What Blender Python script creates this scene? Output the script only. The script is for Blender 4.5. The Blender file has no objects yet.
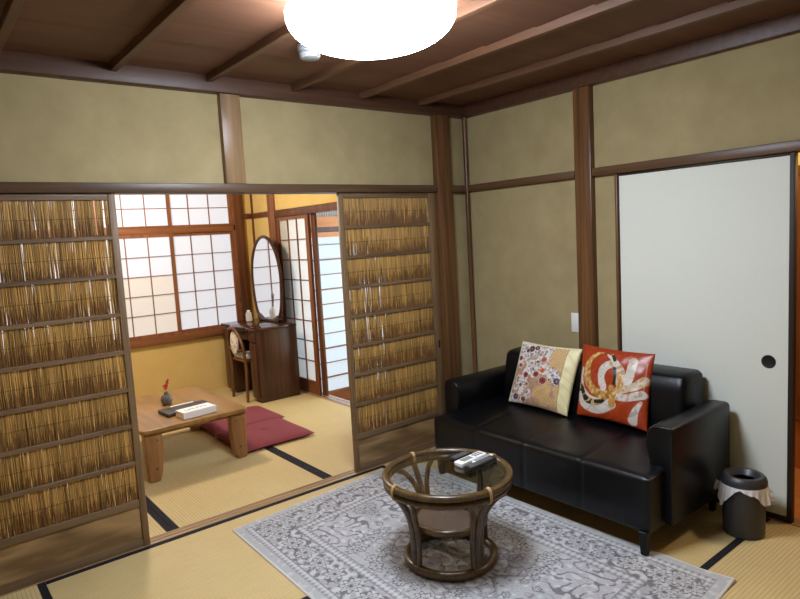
import bpy, bmesh, math, random
import numpy as np
from mathutils import Vector, Matrix, Euler
random.seed(7); rng = np.random.default_rng(7)
PI = math.pi
SC = bpy.context.scene
COL = SC.collection

# ------------------------------------------------------------------ helpers
def lin(r, g, b):
    f = lambda v: (v/12.92 if v <= .04045 else ((v+.055)/1.055)**2.4)
    return (f(r/255), f(g/255), f(b/255), 1.0)

XF = {}
def register(o, m=None): XF[o.name] = m if m is not None else Matrix.Identity(4)

def tag(o, label=None, cat=None, group=None, kind=None):
    if label: o['label'] = label
    if cat: o['category'] = cat
    if group: o['group'] = group
    if kind: o['kind'] = kind
    return o

def thing(name, label, cat, loc=(0, 0, 0), rz=0.0, group=None, kind=None):
    o = bpy.data.objects.new(name, None); COL.objects.link(o)
    o.empty_display_size = .05
    o.location = loc; o.rotation_euler = (0, 0, rz)
    register(o, Matrix.Translation(Vector(loc)) @ Matrix.Rotation(rz, 4, 'Z'))
    return tag(o, label, cat, group, kind)

class MB:
    """collects geometry (world coordinates unless built local=True) into one mesh"""
    def __init__(s): s.bm = bmesh.new()
    def _add(s, t, mat=None):
        if mat is not None: bmesh.ops.transform(t, matrix=mat, verts=t.verts)
        me = bpy.data.meshes.new('tmp'); t.to_mesh(me); t.free()
        s.bm.from_mesh(me); bpy.data.meshes.remove(me)
        return s
    def box(s, x0, x1, y0, y1, z0, z1, bev=0.0, seg=2, mat=None):
        t = bmesh.new()
        x0, x1 = min(x0, x1), max(x0, x1); y0, y1 = min(y0, y1), max(y0, y1)
        bmesh.ops.create_cube(t, size=1.0)
        for v in t.verts:
            v.co = Vector(((x0+x1)/2+v.co.x*(x1-x0), (y0+y1)/2+v.co.y*(y1-y0), (z0+z1)/2+v.co.z*(z1-z0)))
        if bev > 0: bmesh.ops.bevel(t, geom=list(t.edges), offset=bev, segments=seg, profile=.5, affect='EDGES')
        return s._add(t, mat)
    def prism(s, pts, axis, a0, a1, bev=0.0, seg=2, mat=None):
        """polygon pts in the two other axes, extruded along axis ('x','y','z')"""
        t = bmesh.new()
        def mk(p, a):
            if axis == 'x': return (a, p[0], p[1])
            if axis == 'y': return (p[0], a, p[1])
            return (p[0], p[1], a)
        A = [t.verts.new(mk(p, a0)) for p in pts]; B = [t.verts.new(mk(p, a1)) for p in pts]
        n = len(pts)
        t.faces.new(A); t.faces.new(B[::-1])
        for i in range(n): t.faces.new((A[i], B[i], B[(i+1) % n], A[(i+1) % n]))
        bmesh.ops.recalc_face_normals(t, faces=t.faces)
        if bev > 0:
            es = [e for e in t.edges if len(e.link_faces) == 2 and e.calc_face_angle() > .6]
            bmesh.ops.bevel(t, geom=es, offset=bev, segments=seg, profile=.5, affect='EDGES')
        return s._add(t, mat)
    def tube(s, pts, r, n=10, closed=False, mat=None, cap=True):
        t = bmesh.new(); P = [Vector(p) for p in pts]; N = len(P)
        R = r if isinstance(r, (list, tuple)) else [r]*N
        tang = []
        for i in range(N):
            a = P[(i-1) % N] if (closed or i > 0) else P[i]
            b = P[(i+1) % N] if (closed or i < N-1) else P[i]
            tang.append((b-a).normalized())
        up = Vector((0, 0, 1)) if abs(tang[0].z) < .9 else Vector((1, 0, 0))
        nrm = tang[0].cross(up).normalized(); rings = []
        for i in range(N):
            nrm = (nrm - tang[i]*nrm.dot(tang[i])).normalized(); bn = tang[i].cross(nrm)
            rings.append([t.verts.new(P[i] + (nrm*math.cos(2*PI*k/n)+bn*math.sin(2*PI*k/n))*R[i]) for k in range(n)])
        for i in range(N if closed else N-1):
            a, b = rings[i], rings[(i+1) % N]
            off = 0
            if closed and i == N-1:
                off = min(range(n), key=lambda o: (a[0].co-b[o].co).length)
            for k in range(n): t.faces.new((a[k], a[(k+1) % n], b[(k+1+off) % n], b[(k+off) % n]))
        if not closed and cap: t.faces.new(rings[0][::-1]); t.faces.new(rings[-1])
        bmesh.ops.recalc_face_normals(t, faces=t.faces)
        return s._add(t, mat)
    def lathe(s, prof, c=(0, 0, 0), n=48, mat=None, closed=False):
        t = bmesh.new(); rings = []
        for r, z in prof:
            if r < 1e-6: rings.append([t.verts.new((c[0], c[1], c[2]+z))])
            else: rings.append([t.verts.new((c[0]+r*math.cos(2*PI*k/n), c[1]+r*math.sin(2*PI*k/n), c[2]+z)) for k in range(n)])
        m = len(rings)
        for i in range(m if closed else m-1):
            a, b = rings[i], rings[(i+1) % m]
            for k in range(n):
                q = [a[k % len(a)], a[(k+1) % len(a)], b[(k+1) % len(b)], b[k % len(b)]]
                u = []
                for v in q:
                    if v not in u: u.append(v)
                if len(u) > 2: t.faces.new(u)
        bmesh.ops.recalc_face_normals(t, faces=t.faces)
        return s._add(t, mat)
    def grid(s, fn, nu, nv, mat=None):
        t = bmesh.new()
        V = [[t.verts.new(fn(i/nu, j/nv)) for j in range(nv+1)] for i in range(nu+1)]
        for i in range(nu):
            for j in range(nv): t.faces.new((V[i][j], V[i+1][j], V[i+1][j+1], V[i][j+1]))
        return s._add(t, mat)
    def sphere(s, c, r, u=16, v=10, mat=None):
        t = bmesh.new(); bmesh.ops.create_uvsphere(t, u_segments=u, v_segments=v, radius=1)
        for q in t.verts: q.co = Vector(c) + Vector((q.co.x*r[0], q.co.y*r[1], q.co.z*r[2])) if isinstance(r, tuple) else Vector(c)+q.co*r
        return s._add(t, mat)
    def build(s, name, mat, parent=None, smooth=True, angle=35, local=False, label=None, kind=None):
        bm = s.bm
        if smooth:
            for f in bm.faces: f.smooth = True
            for e in bm.edges:
                if len(e.link_faces) == 2 and e.calc_face_angle(0) > math.radians(angle): e.smooth = False
        M = XF.get(parent.name, Matrix.Identity(4)) if parent else Matrix.Identity(4)
        if parent and not local: bmesh.ops.transform(bm, matrix=M.inverted(), verts=bm.verts)
        me = bpy.data.meshes.new(name); bm.to_mesh(me); bm.free()
        o = bpy.data.objects.new(name, me); COL.objects.link(o)
        for m in (mat if isinstance(mat, (list, tuple)) else [mat]): me.materials.append(m)
        if parent: o.parent = parent
        register(o, M)
        if label: o['label'] = label
        if kind: o['kind'] = kind
        return o

def arc(c, r, a0, a1, n, plane='xy', z=0):
    out = []
    for i in range(n+1):
        a = a0+(a1-a0)*i/n
        out.append((c[0]+r*math.cos(a), c[1]+r*math.sin(a), z))
    return out
def smooth_path(pts, n=8):
    P = [Vector(p) for p in pts]; out = []
    for i in range(len(P)-1):
        p0 = P[max(i-1, 0)]; p1 = P[i]; p2 = P[i+1]; p3 = P[min(i+2, len(P)-1)]
        for k in range(n):
            t = k/n
            out.append(.5*((2*p1)+(p2-p0)*t+(2*p0-5*p1+4*p2-p3)*t*t+(3*p1-p0-3*p2+p3)*t**3))
    out.append(P[-1]); return out
def rrect(x0, x1, y0, y1, r, n=5):
    out = []
    for cx, cy, a in ((x1-r, y1-r, 0), (x0+r, y1-r, PI/2), (x0+r, y0+r, PI), (x1-r, y0+r, 1.5*PI)):
        for k in range(n+1):
            t = a+PI/2*k/n; out.append((cx+r*math.cos(t), cy+r*math.sin(t)))
    return out

# ------------------------------------------------------------------ materials
MATS = {}
class NT:
    def __init__(s, name):
        s.m = bpy.data.materials.new(name); s.m.use_nodes = True; s.t = s.m.node_tree
        s.b = s.t.nodes['Principled BSDF']; s.out = s.t.nodes['Material Output']
        MATS[name] = s.m
    def n(s, typ, **kw):
        q = s.t.nodes.new(typ)
        for k, v in kw.items():
            if k in q.inputs: q.inputs[k].default_value = v
            else: setattr(q, k, v)
        return q
    def l(s, a, b): s.t.links.new(a, b)
    def coords(s, scale=(1, 1, 1)):
        tc = s.n('ShaderNodeTexCoord'); mp = s.n('ShaderNodeMapping'); mp.inputs['Scale'].default_value = scale
        s.l(tc.outputs['Object'], mp.inputs['Vector']); return mp.outputs['Vector']
    def noise(s, vec, scale, detail=4, rough=.55, dist=0):
        q = s.n('ShaderNodeTexNoise'); q.inputs['Scale'].default_value = scale; q.inputs['Detail'].default_value = detail
        q.inputs['Roughness'].default_value = rough; q.inputs['Distortion'].default_value = dist
        s.l(vec, q.inputs['Vector']); return q.outputs['Fac']
    def ramp(s, fac, stops):
        q = s.n('ShaderNodeValToRGB'); e = q.color_ramp.elements
        while len(e) > 1: e.remove(e[-1])
        e[0].position, e[0].color = stops[0]
        for p, c in stops[1:]:
            x = e.new(p); x.color = c
        s.l(fac, q.inputs['Fac']); return q.outputs['Color']
    def mix(s, f, a, b, mode='MIX'):
        q = s.n('ShaderNodeMix', data_type='RGBA', blend_type=mode)
        for sock, v in ((q.inputs['Factor'], f), (q.inputs['A'], a), (q.inputs['B'], b)) if False else ((q.inputs[0], f), (q.inputs[6], a), (q.inputs[7], b)):
            if hasattr(v, 'is_linked'): s.l(v, sock)
            else: sock.default_value = v
        return q.outputs[2]
    def math(s, op, a, b=0.0):
        q = s.n('ShaderNodeMath', operation=op)
        for sock, v in ((q.inputs[0], a), (q.inputs[1], b)):
            if hasattr(v, 'is_linked'): s.l(v, sock)
            else: sock.default_value = v
        return q.outputs[0]
    def bump(s, h, strength=.2, dist=.002):
        q = s.n('ShaderNodeBump'); q.inputs['Strength'].default_value = strength; q.inputs['Distance'].default_value = dist
        s.l(h, q.inputs['Height']); s.l(q.outputs['Normal'], s.b.inputs['Normal'])
    def set(s, col=None, rough=.5, metal=0, spec=.5):
        if col is not None:
            if hasattr(col, 'is_linked'): s.l(col, s.b.inputs['Base Color'])
            else: s.b.inputs['Base Color'].default_value = col
        s.b.inputs['Roughness'].default_value = rough; s.b.inputs['Metallic'].default_value = metal
        s.b.inputs['Specular IOR Level'].default_value = spec
        return s.m

def plain(name, col, rough=.5, metal=0, spec=.5): return NT(name).set(col, rough, metal, spec)

def wood(name, dark, light, axis='z', scale=22, rough=.5, stretch=.06, bump=.15, rings=.5, spec=.4):
    q = NT(name); sc = [1, 1, 1]; sc['xyz'.index(axis)] = stretch
    v = q.coords(sc)
    f = q.noise(v, scale, 5, .6, 1.2); f2 = q.noise(v, scale*.25, 2, .5, .6)
    wv = q.math('FRACT', q.math('MULTIPLY', f2, 9.0))
    wv = q.math('ABSOLUTE', q.math('SUBTRACT', wv, .5))
    g = q.math('ADD', q.math('MULTIPLY', f, 1-rings*.5), q.math('MULTIPLY', wv, rings))
    c = q.ramp(g, [(.3, dark), (.72, light)])
    q.bump(f, bump, .001)
    return q.set(c, rough, 0, spec)

def plaster(name, c1, c2):
    q = NT(name); v = q.coords()
    f = q.noise(v, 5.5, 5, .6); f2 = q.noise(v, 160, 4, .7)
    c = q.mix(q.math('MULTIPLY', f2, .35), q.ramp(f, [(.3, c1), (.7, c2)]), c1)
    q.bump(f2, .25, .0015); return q.set(c, .95, 0, .15)

M_wall = plaster('greige_plaster', lin(157, 141, 103), lin(174, 158, 117))
M_wall2 = plaster('ochre_plaster', lin(204, 174, 106), lin(214, 186, 120))
W_post = wood('post_wood', lin(84, 56, 33), lin(124, 85, 52), 'z', 16, .32, .05)
W_hang = wood('short_post_wood', lin(114, 87, 58), lin(158, 127, 92), 'z', 16, .35, .06)
W_kamoi = wood('lintel_wood', lin(70, 51, 36), lin(97, 73, 51), 'x', 20, .4, .04, rings=.3)
W_kamoiy = wood('lintel_wood_side', lin(72, 50, 34), lin(102, 73, 49), 'y', 20, .4, .04, rings=.3)
W_ceil = wood('ceiling_board_wood', lin(94, 62, 44), lin(112, 76, 55), 'x', 10, .6, .05, rings=.15)
W_batten = wood('ceiling_batten_wood', lin(80, 53, 36), lin(106, 73, 50), 'y', 18, .45, .04, rings=.25)
W_trimx = wood('ceiling_trim_wood', lin(70, 45, 32), lin(90, 60, 43), 'x', 18, .45, .04, rings=.25)
W_door = wood('reed_door_wood', lin(98, 76, 52), lin(136, 108, 76), 'z', 24, .5, .05, rings=.25)
W_doorx = wood('reed_door_rail_wood', lin(92, 72, 52), lin(130, 104, 76), 'x', 24, .5, .05, rings=.2)
W_doorp = wood('reed_door_board_wood', lin(112, 86, 56), lin(166, 134, 92), 'x', 14, .5, .16, rings=.8)
W_win = wood('window_wood', lin(104, 64, 38), lin(144, 92, 58), 'x', 20, .4, .05, rings=.3)
W_winz = wood('window_stile_wood', lin(104, 64, 38), lin(144, 92, 58), 'z', 20, .4, .05, rings=.3)
W_darkpost = wood('dark_post_wood', lin(78, 46, 28), lin(110, 68, 42), 'z', 16, .35, .05)
W_sill = wood('threshold_wood', lin(140, 112, 80), lin(186, 154, 114), 'x', 20, .2, .04, rings=.3)
W_silly = wood('side_threshold_wood', lin(140, 104, 72), lin(186, 146, 106), 'y', 20, .35, .04, rings=.3)
W_low = wood('low_table_wood', lin(132, 95, 50), lin(168, 127, 72), 'y', 12, .32, .1, rings=.45)
W_lowleg = wood('low_table_leg_wood', lin(130, 90, 52), lin(168, 122, 76), 'z', 14, .35, .12, rings=.5)
W_dress = wood('dresser_wood', lin(52, 30, 18), lin(82, 50, 32), 'z', 20, .3, .05, rings=.25)
W_dresst = wood('dresser_top_wood', lin(50, 28, 20), lin(78, 46, 34), 'y', 20, .12, .05, rings=.25)
W_chair = wood('chair_wood', lin(84, 54, 26), lin(126, 86, 48), 'z', 20, .3, .08, rings=.3)
W_hall = wood('hall_wood', lin(188, 118, 62), lin(214, 146, 86), 'z', 16, .4, .06, rings=.3)
W_hallx = wood('daylit_beam_wood', lin(188, 122, 66), lin(214, 150, 92), 'x', 16, .4, .06, rings=.3)  # paler wood standing in for daylight on the corridor beam
W_halld = wood('hall_rail_wood', lin(118, 64, 30), lin(150, 88, 46), 'y', 16, .4, .06, rings=.3)
M_lacq = plain('black_brown_lacquer', lin(46, 33, 26), .5, 0, .3)
M_black_cloth = None
q = NT('black_border_cloth'); v = q.coords(); f = q.noise(v, 500, 2)
q.bump(f, .3, .0006); M_heri = q.set(q.ramp(f, [(.3, lin(24, 23, 27)), (.8, lin(40, 38, 42))]), .85, 0, .2)

def tatami(name, axis, c1, c2):
    """ridges run along axis"""
    q = NT(name); tc = q.n('ShaderNodeTexCoord'); sp = q.n('ShaderNodeSeparateXYZ'); q.l(tc.outputs['Object'], sp.inputs[0])
    a = sp.outputs['Y' if axis == 'x' else 'X']; b = sp.outputs['X' if axis == 'x' else 'Y']
    s1 = q.math('ABSOLUTE', q.math('SINE', q.math('MULTIPLY', a, PI/.0165)))          # ridge profile
    row = q.math('FLOOR', q.math('DIVIDE', a, .0165))
    sh = q.math('MULTIPLY', q.math('MODULO', row, 2.0), .5)
    s2 = q.math('ABSOLUTE', q.math('SINE', q.math('MULTIPLY', q.math('ADD', q.math('DIVIDE', b, .005), sh), PI)))
    h = q.math('ADD', q.math('POWER', s1, .5), q.math('MULTIPLY', s2, .25))
    sc = (3, 60, 1) if axis == 'x' else (60, 3, 1)
    fn = q.noise(q.coords(sc), 3.0, 4, .6); big = q.noise(q.coords((1.2, 1.2, 1)), 1.2, 3)
    c = q.ramp(q.math('ADD', q.math('MULTIPLY', fn, .6), q.math('MULTIPLY', big, .4)), [(.3, c1), (.7, c2)])
    groove = q.ramp(s1, [(0, (.62, .58, .5, 1)), (.4, (1, 1, 1, 1))])
    c = q.mix(1.0, c, groove, 'MULTIPLY')
    q.bump(h, .5, .0014); return q.set(c, .6, 0, .25)
T1, T2 = lin(190, 165, 112), lin(208, 185, 133)
T_x = tatami('tatami_rush', 'x', T1, T2); T_y = tatami('tatami_rush_lengthwise', 'y', T1, T2)

def paper(name, col, strength, band=False):
    q = NT(name); v = q.coords((1, 1, 1)); f = q.noise(v, 90, 5, .7)
    c = q.ramp(f, [(.25, tuple(x*.95 for x in col[:3])+(1,)), (.75, col)])
    q.set(tuple(x*.45 for x in col[:3])+(1,), .9, 0, .1)
    if band:
        tc = q.n('ShaderNodeTexCoord'); sp = q.n('ShaderNodeSeparateXYZ'); q.l(tc.outputs['Object'], sp.inputs[0])
        w = q.math('SINE', q.math('ADD', q.math('MULTIPLY', sp.outputs['Z'], 260.0), q.math('MULTIPLY', q.noise(q.coords((2, 2, 9)), 4, 3), 9.0)))
        c = q.mix(q.math('MULTIPLY', q.math('ADD', w, 1.0), .5), c, tuple(x*.9 for x in col[:3])+(1,))
    q.l(c, q.b.inputs['Emission Color']); q.b.inputs['Emission Strength'].default_value = strength
    return q.m
P_win = paper('window_paper', lin(226, 230, 240), .72)
P_win_warm = paper('window_paper_shaded', lin(230, 222, 212), .68)
P_end = paper('end_window_paper', lin(218, 234, 246), .66, True)
P_out = paper('corridor_glow_paper', lin(215, 232, 245), 7.0)  # strong glow that lights the corridor and the shoji from behind
q = NT('shoji_paper'); tr = q.n('ShaderNodeBsdfTranslucent'); tr.inputs['Color'].default_value = lin(235, 238, 240)
df = q.n('ShaderNodeBsdfDiffuse'); df.inputs['Color'].default_value = lin(235, 232, 222)
mx = q.n('ShaderNodeMixShader'); mx.inputs[0].default_value = .55
q.l(df.outputs[0], mx.inputs[1]); q.l(tr.outputs[0], mx.inputs[2]); q.l(mx.outputs[0], q.out.inputs['Surface']); P_shoji = q.m
q = NT('fusuma_paper'); f = q.noise(q.coords((1, 1, .6)), 150, 4, .7); q.bump(f, .12, .0006)
M_fusuma = q.set(q.ramp(f, [(.2, lin(224, 226, 214)), (.8, lin(229, 231, 220))]), .8, 0, .2)
# black leather
q = NT('black_leather'); v = q.coords(); f = q.noise(v, 420, 3, .6); f2 = q.noise(v, 9, 4, .6, 1.0)
h = q.math('ADD', q.math('MULTIPLY', f, .15), q.math('MULTIPLY', f2, 1.0)); q.bump(h, .22, .006)
M_leather = q.set(lin(8, 9, 12), .36, 0, .32)
M_leg = plain('black_leg_wood', lin(10, 10, 10), .45, 0, .3)
M_seam = plain('black_piping', lin(16, 17, 20), .4)
M_grey_plastic = plain('charcoal_plastic', lin(52, 51, 53), .42)
M_dark = plain('dark_hole', lin(12, 12, 12), .6)
q = NT('clear_bag_plastic'); q.set(lin(244, 240, 240), .3); q.b.inputs['Alpha'].default_value = .74; M_bag = q.m
M_detector = plain('detector_white', lin(140, 141, 142), .5)
M_white = plain('white_plastic', lin(232, 232, 230), .4)
M_whitebox = plain('white_card', lin(238, 236, 232), .6)
M_ink = plain('grey_ink', lin(96, 92, 92), .7)
M_rattan = wood('rattan', lin(58, 42, 24), lin(104, 80, 46), 'z', 30, .28, .5, rings=.25, spec=.5)
M_bind = plain('pale_cane_binding', lin(186, 150, 100), .5)
q = NT('table_glass'); q.set((.86, .9, .88, 1), .02); q.b.inputs['Transmission Weight'].default_value = 1.0
q.b.inputs['IOR'].default_value = 1.45; M_glass = q.m
q = NT('bottle_glass'); q.set((.88, .86, .82, 1), .06); q.b.inputs['Alpha'].default_value = .42; M_bottle = q.m
q = NT('woven_cane'); sp = q.n('ShaderNodeTexCoord'); sx = q.n('ShaderNodeSeparateXYZ'); q.l(sp.outputs['Object'], sx.inputs[0])
a = q.math('SINE', q.math('MULTIPLY', sx.outputs['X'], 700)); b = q.math('SINE', q.math('MULTIPLY', sx.outputs['Y'], 700))
w = q.math('MULTIPLY', a, b); q.bump(w, .4, .001)
M_cane = q.set(q.ramp(w, [(.0, lin(96, 76, 62)), (1, lin(150, 126, 108))]), .55)
M_bkplastic = plain('black_plastic', lin(20, 20, 22), .3)
M_button = plain('grey_button', lin(118, 118, 122), .5)
M_lcd = plain('grey_display', lin(136, 138, 128), .2)
q = NT('maroon_cloth'); f = q.noise(q.coords(), 300, 3); q.bump(f, .3, .001)
M_zab = q.set(q.ramp(f, [(.3, lin(118, 54, 58)), (.7, lin(132, 64, 68))]), .85, 0, .2)
M_mirror = plain('mirror_silver', (.92, .93, .93, 1), .015, 1.0)
M_vase = wood('stoneware', lin(84, 78, 72), lin(122, 114, 106), 'x', 60, .45, 1, rings=.2)
M_red = plain('red_petal', lin(206, 52, 34), .6); M_stem = plain('dark_twig', lin(62, 44, 30), .7)
M_knot = plain('dark_knot', lin(92, 58, 32), .5)
M_folder = plain('dark_brown_leatherette', lin(44, 37, 35), .4)
q = NT('floral_upholstery'); v = q.coords(); vo = q.n('ShaderNodeTexVoronoi'); vo.inputs['Scale'].default_value = 34; q.l(v, vo.inputs['Vector'])
M_floral = q.set(q.ramp(vo.outputs['Distance'], [(.12, lin(150, 112, 106)), (.3, lin(196, 188, 172)), (.6, lin(222, 216, 202))]), .8)
q = NT('lamp_cover'); q.set(lin(250, 250, 252), .4); q.b.inputs['Emission Color'].default_value = (.90, .99, 1.13, 1)
q.b.inputs['Emission Strength'].default_value = 56.0; M_lamp = q.m
M_lampbase = plain('lamp_base_white', lin(228, 228, 226), .5)
M_ring = plain('lamp_logo_grey', lin(120, 122, 128), .5)
M_alu = plain('aluminium_track', lin(190, 192, 196), .25, .9)

def vcol_mat(name, rough, spec=.4, attr='col', bump_scale=0, sheen=0):
    q = NT(name); a = q.n('ShaderNodeAttribute'); a.attribute_name = attr
    q.l(a.outputs['Color'], q.b.inputs['Base Color'])
    if bump_scale: q.bump(q.noise(q.coords(), bump_scale, 3), .3, .0012)
    q.b.inputs['Roughness'].default_value = rough; q.b.inputs['Specular IOR Level'].default_value = spec
    q.b.inputs['Sheen Weight'].default_value = sheen
    return q.m
M_reed = vcol_mat('reeds', .42, .4); M_rug = vcol_mat('rug_pile', .95, .1, bump_scale=400)
M_cush = vcol_mat('kimono_silk', .38, .5, bump_scale=300); M_cush2 = vcol_mat('red_kimono_silk', .34, .5, bump_scale=300)

def paint_points(o, rgb):
    """rgb: (nverts,3) in 0-255 sRGB"""
    a = o.data.color_attributes.new('col', 'FLOAT_COLOR', 'POINT')
    x = np.clip(rgb, 0, 255)/255.0
    x = np.where(x <= .04045, x/12.92, ((x+.055)/1.055)**2.4)
    x = np.concatenate([x, np.ones((len(x), 1))], 1).astype(np.float32)
    a.data.foreach_set('color', x.ravel())

# ------------------------------------------------------------------ SETTING
ZC = 2.274                                   # lower edge of the ceiling trim
ZK0, ZK1 = 1.76, 1.808                       # lintel
YB = 2.994; XR = -.226                       # inner faces of the back room's far and right walls
def st(o, label, cat='structure'):
    tag(o, label, cat, kind='structure'); return o

# floor slabs (mats lie on top)
m = MB(); m.box(-3.9, .02, -4.0, 0, -.12, -.05)
m.box(-3.9, -2.832, -4.0, -1.94, -.05, 0); m.box(-2.832, -1.9, -4, -1.955, -.05, 0); m.box(-1.9, 0.02, -4, -2.92, -.05, 0)
st(m.build('floor', T_y), 'tatami covered floor of the front room', 'floor')
m = MB(); m.box(-4.2, XR, .08, YB, -.12, -.05); m.box(-4.2, -3.182, .08, YB, -.05, 0)
st(m.build('floor', T_x), 'tatami covered floor of the back room', 'floor')
m = MB(); m.box(XR+.08, 1.1, .09, 2.4, -.32, -.27)
st(m.build('floor', W_hall), 'lower wooden floor of the sunlit corridor', 'floor')
m = MB(); m.box(.09, 1.3, -4.0, -.3, -.1, -.015)
st(m.build('floor', W_hall), 'warm wooden hall floor beyond the white sliding panel', 'floor')

# wall between the rooms (plane y = 0)
m = MB()
m.box(-3.9, .03, .03, .09, 1.80, 2.42)
m.box(-.17, .03, .03, .09, 0, 1.80)
m.box(-3.9, -3.2, .03, .09, 0, 1.80)
st(m.build('wall_back', M_wall), 'greige plaster wall above the reed doors', 'wall')
m = MB(); m.box(-4.2, XR, .0905, .10, 1.80, 2.42); m.box(-.17, XR, .0905, .1, 0, 1.8)
st(m.build('wall_back', M_wall2), 'ochre plaster lining behind the reed doors', 'wall')
# right wall (plane x = 0)
m = MB()
m.box(.02, .085, -1.167, .03, 0, 1.80); m.box(.02, .085, -4.0, .03, 1.80, 2.42); m.box(.02, .085, -4.0, -3.02, 0, 1.8)
st(m.build('wall_right', M_wall), 'greige plaster wall behind the black sofa', 'wall')
m = MB(); m.box(-3.98, -3.9, -4.0, .1, -.05, 2.42)
st(m.build('wall_left', M_wall), 'greige plaster wall at the left of the front room', 'wall')
m = MB(); m.box(-3.98, .1, -4.08, -4.0, -.05, 2.42)
st(m.build('wall_front', M_wall), 'greige plaster wall behind the viewer', 'wall')

# posts, lintels, sills
def trim(i, mb, mat, label): return st(mb.build('trim_%d' % i, mat), label, 'trim')
m = MB(); m.box(-.292, -.163, -.022, .108, 0, 2.35, .006); trim(1, m, W_post, 'brown wooden post right of the narrower reed door')
m = MB(); m.box(-3.27, -3.14, -.022, .108, 0, 2.35, .006); trim(2, m, W_post, 'brown wooden post left of the wide reed door')
m = MB(); m.box(-1.797, -1.684, -.006, .108, ZK1, 2.35, .005); trim(3, m, W_hang, 'short pale brown post between lintel and ceiling')
m = MB(); m.box(-3.14, -.292, -.014, .108, ZK0, ZK1, .004); m.box(-.163, .02, -.012, .04, ZK0, ZK1, .004)
trim(4, m, W_kamoi, 'long brown lintel across the top of the reed doors')
m = MB(); m.tube([(-.006, -.006, 0), (-.006, -.006, 1.2), (-.006, -.006, 2.35)], .017, 12)
trim(5, m, W_post, 'thin round pole in the corner of the room')
m = MB(); m.box(-.022, .1, -1.03, -.917, 0, 2.35, .006); trim(6, m, W_post, 'brown wooden post behind the sofa beside the wall switch')
m = MB(); m.box(-.012, .04, -.905, -.02, ZK0+.002, ZK1, .004); m.box(-.014, .1, -3.02, -1.03, ZK0, ZK1, .004)
trim(7, m, W_kamoiy, 'brown rail along the right wall above the white panel')
# threshold with two grooves
pr = [(0, -.05), (.08, -.05), (.08, .003), (.066, .003), (.066, -.001), (.048, -.001), (.048, .003), (.036, .003), (.036, -.001), (.016, -.001), (.016, .003), (0, .003)]
m = MB(); m.prism(pr, 'x', -3.14, -.292); trim(8, m, W_sill, 'grooved wooden threshold between the two rooms')
m = MB(); m.box(-.003, .09, -3.02, -1.19, -.05, .0025, .001); trim(9, m, W_silly, 'wooden threshold under the white sliding panel')
m = MB(); m.box(.0, .04, -1.1815, -1.167, .0, ZK0, .002); trim(10, m, W_post, 'thin dark upright at the left of the white panel')

# ceiling
m = MB()
y = .12; k = 0
while y > -4.05:
    m.prism([(y, 2.350), (y-.31, 2.357), (y-.31, 2.367), (y, 2.362)], 'x', -3.95, .08); y -= .30
ceiling = st(m.build('ceiling', W_ceil), 'reddish brown board ceiling with battens', 'ceiling')
m = MB(); m.box(-4.3, 1.4, -4.2, 3.3, 2.42, 2.46); m.build('roof_board', W_ceil, ceiling)
for bx in (-3.74, -3.265, -2.79, -2.32, -1.86, -1.37, -.905, -.43):
    m = MB(); m.box(bx-.016, bx+.016, -4.0, -.02, 2.3175, 2.358, .002, 1)
    m.build('batten', W_batten, ceiling)
m = MB(); m.box(-3.9, .02, -.035, .03, ZC, 2.366, .003); m.box(-.035, .02, -4.0, -.035, ZC, 2.366, .003)
m.box(-3.9, -3.84, -4, -.035, ZC, 2.33); m.box(-3.84, -.035, -4, -3.94, ZC, 2.33)
trim(11, m, W_trimx, 'reddish brown ceiling trim around the front room')

# ---------------------------------------------------------------- tatami mats
def mat(label, x0, x1, y0, y1, along, b0=True, b1=True, group='tatami mats'):
    t = thing('tatami_mat', label, 'tatami mat', ((x0+x1)/2, (y0+y1)/2, -.05), 0, group)
    g = .001; x0 += g; x1 -= g; y0 += g; y1 -= g; h = .0325
    m = MB(); m.box(x0, x1, y0, y1, -.05, 0); m.build('rush_surface', T_x if along == 'x' else T_y, t)
    for on, s in ((b0, 0), (b1, 1)):
        if not on: continue
        m = MB()
        if along == 'x':
            ya, yb = (y0, y0+h) if s == 0 else (y1-h, y1); m.box(x0, x1, ya, yb, -.004, .0012)
        else:
            xa, xb = (x0, x0+h) if s == 0 else (x1-h, x1); m.box(xa, xb, y0, y1, -.004, .0012)
        m.build('cloth_border', M_heri, t)
mat('tatami mat with black border lying between the threshold and the grey rug', -2.832, -.92, -.984, -.001, 'x')
mat('tatami mat at the bottom left corner, in front of the wide reed door', -3.79, -2.832, -1.94, -.001, 'y')
mat('shaded tatami mat under the black sofa and the waste bin', -.92, .0, -1.955, -.001, 'y', True, False)
mat('tatami mat in the bottom right corner, in front of the white panel', -1.9, -.003, -2.92, -1.955, 'x')
mat('tatami mat lying under the grey patterned rug and the rattan table', -2.832, -.92, -1.955, -.984, 'x')
mat('tatami mat under the low wooden table in the back room', -2.22, -1.255, .08, YB, 'y')
mat('tatami mat in front of the dark dresser in the back room', -1.255, XR, .08, YB, 'y', True, False)
mat('tatami mat sliver beside the wide reed door in the back room', -3.182, -2.22, .08, YB, 'y', False, True)

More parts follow.
